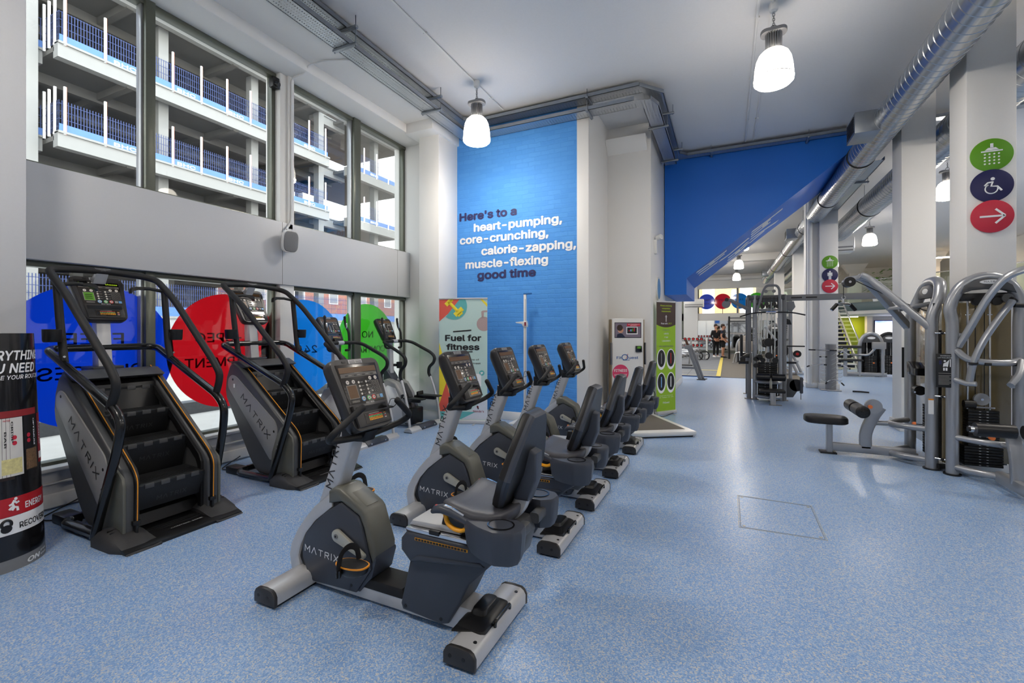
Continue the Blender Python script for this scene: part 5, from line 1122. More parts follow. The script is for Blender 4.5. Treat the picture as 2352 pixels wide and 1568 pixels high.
# ---------------------------------------------------------------- roller banners
def banner(name, o, xd, w, h, lab, bg):
    x = V(xd).normalized(); ang = math.atan2(x.y, x.x)
    r = empty(name, o, ang, label=lab, cat='banner')
    MB().b2((0, -.045, 0), (w, .045, .06), SILV, .012).b2((.1, -.16, 0), (.13, .16, .008), SILV, .002).b2((w-.22, -.16, 0), (w-.19, .16, .008), SILV, .002).build('base_cassette', r)
    MB().cyl((w/2, .03, .05), (w/2, .03, h), .008, GREY, seg=8).build('support_pole', r)
    MB().b2((-.005, -.012, h-.025), (w+.005, .012, h), SILV, .005).build('top_rail', r)
    c = MB().b2((0, -.002, .05), (w, .0, h-.02), bg)
    return r, c, frame((0, -.0025, 0), (1, 0, 0), (0, 0, 1))
pale = mat('banner_pale_green', (196, 222, 216), .5, var=.02); coral = mat('banner_coral', (232, 96, 80), .5); teal = mat('banner_teal', (98, 182, 182), .5); byel = mat('banner_yellow', (248, 226, 60), .5); mauve = mat('banner_mauve', (182, 160, 158), .5); bgrey = mat('banner_grey', (214, 218, 226), .5); maroon = mat('banner_maroon', (150, 30, 46), .5)
r, c, M = banner('roller_banner', (-4.215, 6.16, 0), (.9, .30, 0), .79, 2.02, 'pastel roller banner reading Fuel for fitness before the brick wall', pale)
co = c.build('printed_sheet', r)
q = MB(); W = .79
q.poly([(0, 2.0), (.43, 2.0), (0, 1.64)], coral, M, 0, .001)
q.prism([(.245+.215*math.cos(a), 1.885+.215*math.sin(a)) for a in [math.radians(-128+3*k) for k in range(56)]]+[(.34, 2.0), (.12, 1.73)], .001, .002, teal, 'z', 0, M)
for (a, b, w_) in (((.16, 1.955), (.31, 1.80), .05), ((.11, 1.905), (.21, 2.0), .065), ((.26, 1.74), (.385, 1.85), .075), ((.14, 1.935), (.22, 2.0), .04), ((.31, 1.73), (.38, 1.79), .05)):
    q.sqtube([(*a, .003), (*b, .003)], w_, .002, byel, up=(0, 0, 1), M=M)
q.poly([(.67, 2.0), (.79, 1.87), (.79, 1.92), (.71, 2.0)], byel, M, 0, .001)
q.disc((.735, 1.60, 0), .115, mauve, M, 32, .001, .46*1.0, 1) if False else q.prism([(min(.79, .735+.118*math.cos(a)), 1.60+.115*math.sin(a)) for a in [2*PI*k/36 for k in range(36)]], .0, .001, mauve, 'z', 0, M)
q.prism([(.70, 1.69), (.69, 1.80), (.72, 1.815), (.79, 1.815), (.79, 1.79), (.735, 1.785), (.73, 1.70)], 0, .001, mauve, 'z', 0, M)
q.sqtube([(.23, 1.475, .002), (.53, 1.50, .002)], .02, .001, PBLK, M=M).sqtube([(.36, 1.145, .002), (.55, 1.155, .002)], .016, .001, PBLK, M=M)
q.poly([(0, .19), (0, 1.30), (.10, .95), (.14, .7), (.2, .19)], byel, M, 0, .001).poly([(.02, .19), (.0, .3), (.06, .48), (.12, .66), (.16, .5), (.24, .35), (.26, .19)], coral, M, .001, .001)
q.poly([(0, .07), (0, .19), (.60, .19), (.36, .07)], teal, M, .001, .001).poly([(.36, .07), (.62, .30), (.79, .45), (.79, .07)], bgrey, M, 0, .001)
q.poly([(.55, .6), (.69, .6), (.69, .80), (.50, .80)], WHT, M, 0, .001).disc((.70, .815, 0), .043, teal, M, 24, .001)
q.prism([(.70+.0013*16*math.sin(t)**3, .815+.0013*(13*math.cos(t)-5*math.cos(2*t)-2*math.cos(3*t)-math.cos(4*t))) for t in [2*PI*k/28 for k in range(28)]], .001, .002, WHT, 'z', 0, M)
q.build('printed_shapes', co)
t = MB().text('Fuel for', .175, PBLK, M @ MX.Translation((.105, 1.33, .001)), 'l', .028, .58).text('fitness', .175, PBLK, M @ MX.Translation((.125, 1.185, .001)), 'l', .028, .53)
t.text('All members of', .055, PBLK, M @ MX.Translation((.64, 1.02, .001)), 'r', .008, .46).text('Leadenhall Street', .055, PBLK, M @ MX.Translation((.665, .955, .001)), 'r', .008, .55) if False else t.text('bers of', .052, PBLK, M @ MX.Translation((.655, 1.015, .001)), 'r', .008, .18).text('l Street', .052, PBLK, M @ MX.Translation((.68, .955, .001)), 'r', .008, .19)
t.text("Nando's", .062, maroon, M @ MX.Translation((.56, .185, .002)), 'l', .010, .175)
t.sqtube([(.625, .29, .003), (.64, .25, .003), (.645, .235, .003)], .018, .001, PBLK, M=M).sqtube([(.622, .262, .003), (.65, .275, .003)], .02, .001, maroon, M=M)
t.build('printed_lettering', co)
lime = mat('banner_lime', (150, 192, 34), .5, var=.02); brown = mat('banner_brown', (68, 48, 42), .5)
r, c, M = banner('roller_banner', (-1.13, 8.36, 0), (.58, .82, 0), .56, 2.02, 'lime and brown body measurement roller banner against the corridor wall', lime)
r.scale = (.86, 1, 1)
co = c.build('printed_sheet', r)
q = MB().prism([(0, 2.0), (0, 1.60)]+[(.56*k/8, 1.55+.05*((k-4)/4)**2) for k in range(1, 8)]+[(.56, 1.60), (.56, 2.0)], 0, .001, brown, 'z', 0, M)
for x, z in ((.14, .98), (.42, .98), (.14, .56), (.42, .56)):
    q.disc((x, z, 0), .128, WHT, M, 30, .001, 1., 1.45).disc((x, z+.015, .001), .105, PBLK, M, 30, .001, 1., 1.45)
    q.rect(x-.012, z-.08, x+.012, z+.11, {.98: GREY, .56: BTNB}[z] if x < .3 else {.98: REDR, .56: WHT}[z], M, .002, .001)
q.disc((.28, 1.755, .001), .013, TXTL, M, 12, .001).rect(.25, 1.735, .31, 1.742, TXTL, M, .001, .001).rect(.27, 1.69, .29, 1.735, TXTL, M, .001, .001).rect(.268, 1.65, .276, 1.69, TXTL, M, .001, .001).rect(.284, 1.65, .292, 1.69, TXTL, M, .001, .001)
q.build('printed_shapes', co)
t = MB(); ly = mat('banner_lime_text', (196, 226, 40), .5)
for s_, z, w_ in (('Fitness and body', 1.925, .34), ('composition', 1.875, .24), ('measurements', 1.825, .27)): t.text(s_, .052, ly, M @ MX.Translation((.28, z, .0015)), 'c', .008, w_)
t.text('Free with', .055, WHT, M @ MX.Translation((.13, 1.605, .0015)), 'l', .008, .19).text('LIVE IT', .055, ly, M @ MX.Translation((.335, 1.605, .0015)), 'l', .008, .11)
for s_, z, w_, m_ in (('FITNESS TEST', 1.49, .2, GREY), ('4 MINUTES', 1.425, .14, WHT), ('9 TASKS', 1.36, .11, WHT), ('11 MEASUREMENTS', 1.295, .25, WHT), ('BODY COMPOSITION CHECKS', 1.20, .40, GREY), ('Find out more at', .325, .38, WHT), ('or sign in at', .295, .42, WHT)): t.text(s_, .05 if z > 1 else .02, m_, M @ MX.Translation((.28, z, .0015)), 'c', .008, w_)
t.text('FitQuest', .06, WHT, M @ MX.Translation((.28, .19, .0015)), 'c', .01, .19)
t.build('printed_lettering', co)
tag(MB().tube(fil([(-1.165, 8.16, .48), (-1.12, 8.14, .42), (-1.14, 8.12, .25), (-1.13, 8.10, .03), (-1.0, 8.16, .012), (-.85, 8.75, .01)], .08), .006, BLK, seg=6).box((-1.15, 8.16, .50), (.04, .04, .05), BLK, .004).build('power_cable'), 'black plug and cable dropping from the wall socket beside the green banner', 'cable')
tag(MB().b2((-1.184, 8.12, .46), (-1.172, 8.26, .55), TRIM, .003).build('wall_socket'), 'white double wall socket beside the green banner', 'socket')
# ---------------------------------------------------------------- height measure on the brick wall
r = empty('height_measure', (-2.943, 6.72, 0), label='white height measuring pole standing before the blue brick wall', cat='height measure')
MB().b2((-.022, -.015, 0), (.022, .015, 2.09), TRIM, .004).b2((.004, -.017, .1), (.012, -.0145, 2.0), LGREY).build('pole', r)
MB().b2((-.025, -.02, 2.075), (.11, .02, 2.10), mat('blue_cap', (40, 110, 180), .4), .004).build('top_stop', r)
MB().prism([(-.16, 1.63), (-.03, 1.64), (.03, 1.65), (.045, 1.60), (.04, 1.55), (-.02, 1.55), (-.05, 1.60), (-.15, 1.615)], -.03, .03, TRIM, 'y', .006).b2((.0, -.033, 1.57), (.03, -.029, 1.63), maroon).build('head_slide', r)
MB().b2((-.2, -.2, 0), (.2, .12, .03), TRIM, .01).build('base_plate', r)
# ---------------------------------------------------------------- promo totem cut by the left edge
r = empty('promo_totem', (-4.28, 1.2, 0), label='black cylindrical snack promotion stand standing at the window end of the room', cat='display stand')
D = math.radians
def tw(a, z, k=1.0):
    q = (.26-.056*z/1.48)*k; return V((q*math.cos(a), q*math.sin(a), z))
n = 64
TOT = mat('totem_black', (20, 20, 24), .22, coat=.3, var=.35, bscale=5)
bm_ = MB()
bm_.loft([[tw(2*PI*k/n, z) for k in range(n)] for z in (0.0, .075)], GREY).loft([[tw(2*PI*k/n, z) for k in range(n)] for z in (.075, .3, .6, .9, 1.2, 1.48)], TOT)
bo = bm_.build('body', r)
def wrap(mb, a0, a1, z0, z1, m, k=1.004, st=14):
    vs = []
    for i in range(st+1):
        a = D(a0+(a1-a0)*i/st); vs += [tw(a, z0, k), tw(a, z1, k)]
    mb.raw(vs, [(2*i, 2*i+2, 2*i+3, 2*i+1) for i in range(st)], m)
def wtext(mb, t, a0, a1, z, h, m, k=1.006, shear=.0, off=.012, vert=False):
    vs, fs, xa, xb = text_geo(t, off); out = []
    for v in vs:
        if vert: out.append(tw(D(a0+(a1-a0)*(v.y)), z-h*(v.x-xa)/(xb-xa), k))
        else: out.append(tw(D(a0+(a1-a0)*((v.x+shear*v.y)-xa)/(xb-xa)), z+v.y*h, k))
    for i_, d_ in enumerate(((-off, 0), (off, 0), (0, -off), (0, off))):
        mb.raw([MX.Diagonal((1+i_*.0005, 1+i_*.0005, 1)) @ MX.Rotation(d_[0]*(D(a1-a0)/(1 if vert else xb-xa)), 3, 'Z') @ p_+V((0, 0, d_[1]*h)) for p_ in out], fs, m)
q = MB()
wrap(q, -40, 95, .34, .455, mat('totem_red', (190, 34, 44), .3)); wrap(q, -40, 95, .228, .338, WHT)
# snack packs: white crisp bar, black bar and red sachet
wrap(q, -50, 12, 0.565, 0.965, mat('totem_photo', (44, 34, 32), .3, var=.8, bscale=30))
cream = mat('totem_cream', (232, 214, 150), .4, var=.35, bscale=60); nuts = mat('totem_nuts', (120, 92, 66), .4, var=.9, bscale=90)
wrap(q, -4, 24, 0.585, 0.950, mat('pack_white', (222, 218, 212), .4, var=.08, bscale=12)); wrap(q, -2, 22, 0.600, 0.695, cream, 1.007)
wrap(q, 26, 50, 0.595, 0.965, mat('pack_black', (26, 24, 26), .35, var=.3)); wrap(q, 28, 48, 0.605, 0.735, nuts, 1.007); wrap(q, 53, 70, 0.625, 0.950, maroon); wrap(q, 54, 69, 0.650, 0.695, WHT, 1.007)
wrap(q, -6, 50, 0.953, 0.995, mat('pack_stripe', (150, 40, 44), .4, var=.2, bscale=40), 1.006)
for a in (13, 33):
    for k in (0, 1): q.raw([tw(D(a+3*math.cos(t)), .79+.035*k+.014*math.sin(t), 1.009) for t in [2*PI*j/14 for j in range(14)]], [tuple(range(14))], RED)
q.build('printed_panels', bo)
t = MB()
wtext(t, 'EVERYTHING', -38, 66, 1.312, .112, WHT, shear=.2, off=.02); wtext(t, 'YOU NEED', -34, 52, 1.232, .112, WHT, shear=.2, off=.02); wtext(t, 'RECHARGE YOUR ROUTINE', -42, 68, 1.190, .050, WHT, shear=.2, off=.012)
wtext(t, 'ENERGY', 24, 56, .368, .075, WHT, 1.009, off=.02); wtext(t, 'RECOVERY', 16, 64, .253, .07, PBLK, 1.009, off=.012)
wtext(t, 'BAR', 1, 6, .865, .10, PBLK, 1.009, vert=True); wtext(t, 'CRISP', 9, 14, .925, .13, PBLK, 1.009, vert=True); wtext(t, 'PROTEIN', 0, 8, .93, .018, RED, 1.009)
wtext(t, 'OPTIMUM', 42, 47, .925, .17, WHT, 1.009, vert=True); wtext(t, 'AMINO', 57, 64, .895, .15, WHT, 1.009, vert=True)
wtext(t, 'ON', 24, 42, .018, .055, WHT, 1.006, shear=.2, off=.03); wtext(t, 'OPTIMUM', 46, 60, .045, .022, WHT); wtext(t, 'NUTRITION', 46, 61, .02, .022, WHT)
t.build('printed_lettering', bo)
g = MB()
for pts in ([(4, .345), (7.5, .352), (10, .372)], [(7.5, .352), (9.5, .327), (7, .312)], [(9.5, .33), (13, .325), (13.5, .303)], [(9.5, .368), (12.5, .352), (15, .36)], [(4, .318), (7.5, .335)]):
    g.sqtube([tw(D(a+1), z+.063, 1.010) for a, z in pts], .012, .002, WHT, up=(1, 0, 0))
g.raw([tw(D(12.5+2*math.cos(u)), (.443)+.0095*math.sin(u), 1.010) for u in [2*PI*j/12 for j in range(12)]], [tuple(range(12))], WHT)
g.tube([tw(D(2+5*math.cos(u)), (.298)+.024*math.sin(u), 1.010) for u in [-.6+4.4*j/12 for j in range(13)]], .008, PBLK, seg=6); g.raw([tw(D(2+6*math.cos(u)), (.268)+.025*math.sin(u), 1.009) for u in [2*PI*j/14 for j in range(14)]], [tuple(range(14))], PBLK)
g.build('pictogram', bo)
# ---------------------------------------------------------------- construction site across the street
gr = struct(MB().b2((-60, -30, -.3), (-5.45, 70, -.06), STONE).b2((-9.6, -30, -.07), (-9.3, 70, .0), DKSTONE), 'ground_outside')
tag(MB().b2((-9.3, -30, -.06), (-9.0, 70, .16), DKSTONE).build('outside_kerb'), 'dark stone kerb along the pavement outside', None, None, 'structure')
bl = empty('outside_building_frame', (-22, 12, 0), label='white steel building frame under construction across the street', cat='building')
BX = lambda x: x+22
def slab(z, y0, y1, x0, name='floor_slab'):
    m = MB().b2((BX(x0), y0-12, z), (BX(x0-.35), y1-12, z+.55), STEELP).b2((BX(x0+.06), y0-12, z+.5), (BX(x0-.4), y1-12, z+.58), STEELP)
    m.b2((BX(x0-.3), y0-12, z+.25), (BX(-37), y1-12, z+.42), DECKM)
    for x in (-24.6, -27.5, -31, -35): m.b2((BX(x), y0-12, z-.15), (BX(x-.3), y1-12, z+.3), DECKM)
    y = y0+2.2
    while y < y1: m.b2((BX(x0-.2), y-12, z-.05), (BX(-37), y-11.75, z+.28), DECKM); y += 4.45
    return m.build(name, bl)
LV = (1.62, 4.93, 8.20, 11.47, 14.74, 18.0)
for z in LV[1:]:
    slab(z, 7.9, 20.4, -22.0)
    slab(z, -14, 7.9, -23.2, 'recessed_slab'); slab(z, 20.4, 23, -23.4, 'recessed_slab')
    m = MB().b2((BX(-22.0), 21.9-12, z), (BX(-22.35), 16, z+.55), STEELP).b2((BX(-22.3), 10, z+.25), (BX(-28.5), 16, z+.42), DECKM)
    m.build('end_slab', bl)
for x in (-22.8, -30.5):
    for y in (3.1, 7.45, 11.75, 16.1, 20.5, 25.4):
        MB().b2((BX(x), y-12.2, -.06), (BX(x-.42), y-11.8, 20), STEELP).build('column', bl)
MB().b2((BX(-36.6), -26, 0), (BX(-37), 10.5, 20), mat('backing_shade', (84, 84, 84), .8)).build('added_backing', bl)  # dark backing added so the open floors look shaded inside
for z in LV[1:]:
    for (x0, y0, y1, st) in ((-22.03, 7.95, 20.3, 1), (-23.2, -6, 7.9, 1), (-22.03, 22, 28, 1)):
        zz = z+.58
        tag(MB().b2((x0, y0, zz), (x0-.03, y1, zz+.28), SBLUE).build('outside_kickboard'), 'blue kickboards along the slab edges of the building frame', 'barrier', 'blue edge boards of the building site')
        tag(MB().b2((x0-.04, y0, zz+.25), (x0-.045, y1, zz+1.15), FENCE).build('outside_mesh_barrier'), 'blue mesh edge barriers on the floors of the building frame', 'barrier', 'mesh barriers of the building site')
        y = y0+.15
        while y < y1+.1:
            tag(MB().cyl((x0+.03, y, zz-.1), (x0+.03, y, zz+1.65), .045, WHT, seg=8).cyl((x0+.045, y+.03, zz-.1), (x0+.045, y+.03, zz+1.65), .02, mat('pole_orange', (226, 130, 104), .5), seg=6).build('outside_edge_pole'), 'white and orange scaffold post clamped along the building frame edges', 'scaffold post', 'edge posts of the building site')
            y += 1.2
        if y0 == 7.95:
            for xx in (-22.3, -22.75, -23.15):
                tag(MB().cyl((xx, 7.93, zz-.1), (xx, 7.93, zz+1.65), .045, WHT, seg=8).build('outside_edge_pole'), 'white and orange scaffold post clamped along the building frame edges', 'scaffold post', 'edge posts of the building site')
            tag(MB().b2((-22.03, 7.95, zz), (-23.2, 7.96, zz+1.15), FENCE).build('outside_mesh_barrier'), 'blue mesh edge barriers on the floors of the building frame', 'barrier', 'mesh barriers of the building site')
        if x0 > -22.5 and y1 < 25:
            for yy in (9.6, 11.9, 14.2, 16.2, 18.6): 
                b = MB(); b.text('BHC', .26, WHT, frame((x0+.004, yy, zz+.05), (0, 1, 0), (0, 0, 1)), 'l', .015, .75)
                tag(b.build('outside_contractor_lettering'), 'white BHC lettering on the blue edge boards of the building site', 'lettering', 'contractor lettering on the building site')
        elif x0 > -22.5:
            tag(MB().text('BHC', .26, WHT, frame((x0+.004, 24, zz+.05), (0, 1, 0), (0, 0, 1)), 'l', .015, .75).build('outside_contractor_lettering'), 'white BHC lettering on the blue edge boards of the building site', 'lettering', 'contractor lettering on the building site')
# street level seen through the lower windows
o = tag(MB().b2((-21.8, -20, -.06), (-21.6, 45, 2.05), HOARD).b2((-21.55, -20, 2.0), (-21.9, 45, 2.1), STEELP).build('outside_hoarding'), 'white site hoarding wall along the street outside', 'hoarding')
for i in range(26): MB().b2((-21.59, -16+2.4*i, 0), (-21.55, -15.95+2.4*i, 2.0), GREY).build('hoarding_post', o)
tag(MB().b2((-21.9, -8, 2.1), (-21.95, 30, 2.5), SBLUE).build('outside_kickboard'), 'blue boards topping the white street hoarding', 'barrier')
tag(MB().b2((-21.96, -8, 2.5), (-21.965, 30, 3.5), FENCE).build('outside_mesh_barrier'), 'blue mesh fence on top of the white street hoarding', 'barrier')
bb = MB().b2((-48, -5, 0), (-40, 60, 11), REDBRICK)
o = tag(bb.build('outside_brick_building'), 'red brick building with white windows behind the building site', 'building')
for i in range(12):
    for z in (1.2, 4.4, 7.6): MB().b2((-40, 1+4.5*i, z), (-39.95, 2.3+4.5*i, z+1.9), WHT).b2((-39.96, 1.1+4.5*i, z+.1), (-39.93, 2.2+4.5*i, z+1.8), GREY).build('window', o)
c = empty('outside_parked_van', (-13.5, 3.9, -.06), label='pale parked vehicle outside behind the gap of red and blue discs', cat='vehicle') if False else None
# ---------------------------------------------------------------- people
def skin_body(name, joints, edges, m, parent):
    me = bpy.data.meshes.new(name); me.from_pydata([j[:3] for j in joints], edges, []); me.materials.append(m)
    o = bpy.data.objects.new(name, me); C.objects.link(o); o.parent = parent
    s = o.modifiers.new('s', 'SKIN'); s.use_smooth_shade = True
    for v, j in zip(me.skin_vertices[0].data, joints): v.radius = (j[3], j[4] if len(j) > 4 else j[3])
    me.skin_vertices[0].data[0].use_root = True
    u = o.modifiers.new('u', 'SUBSURF'); u.levels = 1; u.render_levels = 1
    return o
def person(loc, rz, label, top, legs, shoe, short=False, sleeve=True, armR=None, armL=None, hv=None, s=1.0):
    r = empty('person', loc, rz, label=label, cat='person'); r.scale = (s, s, s)
    J = [(0, 0, .95, .15, .11), (0, -.01, 1.15, .135, .10), (0, 0, 1.36, .17, .11), (0, 0, 1.48, .07, .07), (0, .0, 1.55, .052, .055), (0, .02, 1.66, .085, .10), (0, .015, 1.745, .06, .075)]
    E = [(0, 1), (1, 2), (2, 3), (3, 4), (4, 5), (5, 6)]
    for sd, arm in ((-1, armL), (1, armR)):
        arm = arm or [(.20, 0, 1.42), (.245, -.01, 1.13), (.24, .06, .88), (.235, .10, .80)]
        k = len(J); J += [(sd*x, y, z, q) for (x, y, z), q in zip(arm, (.058, .046, .034, .036))]; E += [(2, k), (k, k+1), (k+1, k+2), (k+2, k+3)]
        x, y, z = arm[3]; q = len(J)
        for fx, fz in ((-.02, -.075), (-.007, -.085), (.007, -.083), (.02, -.07)):
            J.append((sd*(x+fx*.6), y+fx+.01, z+fz, .011)); E.append((k+3, len(J)-1))
        J.append((sd*(x-.025), y+.03, z-.035, .012)); E.append((k+3, len(J)-1))
        k = len(J); J += [(sd*.09, 0, .88, .085), (sd*.10, .01, .50, .06), (sd*.10, -.02, .10, .042), (sd*.105, .08, .045, .036)]; E += [(0, k), (k, k+1), (k+1, k+2), (k+2, k+3)]
    skin_body('body', J, E, SKIN, r)
    h = MB(); h.ball((0, -.012, 1.74), (.094, .108, .085), HAIR, 16).ball((0, -.045, 1.69), (.09, .08, .09), HAIR, 16); h.build('hair', r)
    f = MB()
    for sd in (-1, 1): f.ball((sd*.035, .106, 1.672), (.009, .006, .005), PBLK, 8).ball((sd*.092, .01, 1.655), (.014, .026, .034), SKIN, 8)
    f.ball((0, .125, 1.645), (.015, .02, .025), SKIN, 8).ball((0, .112, 1.60), (.028, .01, .007), mat('lips', (170, 100, 90), .5), 8)
    f.build('face', r)
    tj = [(0, 0, .93, .165, .125), (0, -.01, 1.15, .15, .115), (0, 0, 1.36, .185, .125), (0, 0, 1.47, .085, .085)]; te = [(0, 1), (1, 2), (2, 3)]
    for sd, arm in ((-1, armL), (1, armR)):
        arm = arm or [(.20, 0, 1.42), (.245, -.01, 1.13), (.24, .06, .88), (.235, .10, .80)]
        k = len(tj); a = arm[:3] if sleeve else [arm[0], tuple(p+(q-p)*.55 for p, q in zip(arm[0], arm[1]))]
        tj += [(sd*x, y, z, q) for (x, y, z), q in zip(a, (.07, .06, .046))]; te += [(2, k)]+[(k+i, k+i+1) for i in range(len(a)-1)]
    skin_body('top', tj, te, top, r)
    lj = [(0, 0, .96, .16, .125)]; le = []
    for sd in (-1, 1):
        k = len(lj); lj += [(sd*.092, 0, .86, .105), (sd*.102, .01, .52, .095 if short else .075)]+([] if short else [(sd*.10, -.02, .10, .058)]); le += [(0, k), (k, k+1)]+([] if short else [(k+1, k+2)])
    skin_body('shorts' if short else 'trousers', lj, le, legs, r)
    for sd in (-1, 1):
        m = MB().loft([[V((sd*.105+x*w, y, z)) for x, z in ((-1, .0), (1, .0), (1, t*.6), (.5, t), (-.5, t), (-1, t*.6))] for y, w, t in ((-.09, .03, .06), (-.06, .042, .10), (.02, .046, .10), (.10, .05, .07), (.17, .045, .05), (.20, .025, .03))], shoe)
        m.build('shoe', r)
    if hv: MB().ball((0, .0, 1.73), (.12, .14, .11), hv, 16).build('hard_hat', r)
    return r
person((-.56, 27.4, 0.02), PI+.5, 'man in a black long sleeved top and trousers standing in the far gym', CLBK, CLBK, SHOE, armR=[(.20, 0, 1.42), (.26, -.02, 1.13), (.17, .12, .95), (.10, .16, .93)], armL=[(.20, 0, 1.42), (.26, -.02, 1.13), (.17, .12, .95), (.10, .16, .93)])
person((-.2, 27.0, 0.02), -PI/2-.2, 'man in a navy t-shirt and black shorts seen side on in the far gym', CLNV, CLBK, CLBK, short=True, sleeve=False, armR=[(.20, 0, 1.42), (.24, -.05, 1.14), (.22, .12, .92), (.2, .18, .88)], armL=[(.20, 0, 1.42), (.24, -.05, 1.14), (.22, .12, .92), (.2, .18, .88)])
HV = mat('hi_vis', (214, 216, 60), .6)
person((-23.2, 25.9, 5.35), -1.2, 'site worker in a yellow vest standing on a slab outside the window end', HV, CLNV, CLBK, hv=WHT)
person((-23.0, 24.9, 5.0), -1.8, 'site worker in a yellow vest crouched behind the edge boards outside', HV, CLNV, CLBK, hv=WHT, s=.85)
# ---------------------------------------------------------------- far gym
mt = MB().b2((-5, 15.86, 0), (-.19, 32, .03), MATG)
for i in range(17): mt.b2((-5, 15.86+i, .0295), (-.19, 15.872+i, .031), RUB)
for x in (-4.2, -3.2, -2.2, -1.2): mt.b2((x, 15.86, .0295), (x+.012, 32, .031), RUB)
struct(mt, 'floor_tiles_far')
struct(MB().b2((-.19, 15.9, 0), (2.1, 32, .012), MATB), 'floor_mat_far')
struct(MB().b2((-5, 15.80, 0), (-.19, 15.86, .035), mat('mat_edge_blue', (36, 70, 128), .5)), 'trim_mat_edge')
struct(MB().b2((-.32, 15.86, .03), (-.19, 27, .033), YTAPE).b2((-1.05, 18.2, .03), (-.19, 18.35, .033), YTAPE).b2((-5, 15.87, .03), (-.19, 15.95, .033), YTAPE), 'floor_tape_far')
# far wall with mirrors and windows
fw = MB().b2((-5.4, 32.5, 2.12), (4.6, 32.7, 2.6), WHITE).b2((-5.4, 32.5, 4.2), (10, 32.7, 5.08), WHITE).b2((-2.62, 32.3, 0), (-1.75, 32.7, 5.08), WHITE).b2((-5.4, 32.5, 0), (-2.6, 32.7, .9), WHITE)
struct(fw, 'wall_far')
struct(MB().b2((-5.4, 32.1, 4.72), (6, 32.5, 4.9), WHITE, .01).b2((-5.4, 24.0, 4.75), (4, 24.4, 5.08), WHITE, .01), 'beam_far_gym')
struct(MB().b2((-1.75, 32.48, .2), (4.6, 32.5, 2.12), MIRR).b2((-1.75, 32.46, 0), (4.6, 32.7, .2), DARKM).b2((-5.4, 32.52, 0), (10, 32.7, .1), WHITE), 'wall_mirror_far')
fwn = MB()
for x in (-1.8, .55, 2.9, 5.2): fwn.b2((x, 32.55, 2.6), (x+.12, 32.65, 4.2), GREY if x > -1 else DARKM)
for x in (-3.3, -2.75): fwn.b2((x, 32.5, .9), (x+.35, 32.65, 4.2), DARKM)
w = struct(fwn, 'window_9')
MB().b2((-5.4, 32.6, .9), (6, 32.605, 4.2), GLASS).build('pane', w)
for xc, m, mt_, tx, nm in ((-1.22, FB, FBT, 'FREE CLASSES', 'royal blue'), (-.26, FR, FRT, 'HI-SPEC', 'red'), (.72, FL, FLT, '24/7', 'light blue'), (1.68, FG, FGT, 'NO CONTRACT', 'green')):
    d = MB().disc((0, 0, 0), .5, m, frame((xc, 32.56, 3.37), (1, 0, 0), (0, 0, 1)), seg=40, h=.002)
    o = tag(d.build('window_sticker'), 'small %s disc sticker on the far window beyond the gym' % nm, 'window sticker', 'disc stickers on the far window')
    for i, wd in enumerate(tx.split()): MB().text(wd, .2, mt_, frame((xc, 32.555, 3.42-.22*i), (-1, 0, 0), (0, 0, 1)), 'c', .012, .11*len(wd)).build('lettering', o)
o = tag(MB().b2((-20, 44, -.05), (14, 45, 9), brick_mat('outside_tan_brick', (226, 190, 140), (216, 178, 128), (230, 214, 190), 3, .1)).build('outside_tan_building'), 'sunlit tan brick building beyond the far windows', 'building')
for i in range(7): MB().b2((-8+3*i, 43.9, 2), (-7+3*i, 44, 6), WHT).build('window', o)
tag(MB().b2((-12, 36, -.05), (-1.9, 36.3, 1.6), mat('outside_pink_wall', (216, 150, 128), .8)).build('outside_garden_wall'), 'low pink garden wall outside the far corner window', 'wall')
hg = MB(); rnd = random.Random(3)
for k in range(700):
    x, y, z = rnd.uniform(-9, -1.9), rnd.uniform(35.9, 36.6), 1.6+rnd.random()**1.5*1.0
    a, b_ = rnd.uniform(0, 6.3), rnd.uniform(.05, .12); u = V((math.cos(a), math.sin(a), rnd.uniform(-1, 1))).normalized()*b_; w_ = V((rnd.uniform(-1, 1), rnd.uniform(-1, 1), 1)).normalized()*b_*.6
    p = V((x, y, z)); hg.raw([p-u, p+w_, p+u, p-w_], [(0, 1, 2, 3)], LEAF)
tag(hg.build('outside_hedge'), 'green hedge above the garden wall outside the far window', 'hedge', None, 'stuff')
# air conditioning
for loc, lb in (((-1.72, 27.5, 3.0), 'white wall air conditioner below the end of the blue bulkhead'), ((2.95, 17.2, 4.12), 'white ceiling air conditioner behind the pillar with the man sign')):
    r = empty('air_conditioner', loc, label=lb, cat='air conditioner')
    MB().b2((-.45, -.3, -.22), (.55, .3, .22), TRIM, .03).build('housing', r)
    MB().b2((-.42, -.31, -.1), (.5, -.3, -.06), GREY).b2((-.42, -.31, -.2), (.5, -.3, -.16), GREY).build('louvre', r)
    if loc[0] > 0: MB().cyl((-.3, 0, .2), (-.3, 0, .96), .01, GREY).cyl((.4, 0, .2), (.4, 0, .96), .01, GREY).build('hanger_rod', r)
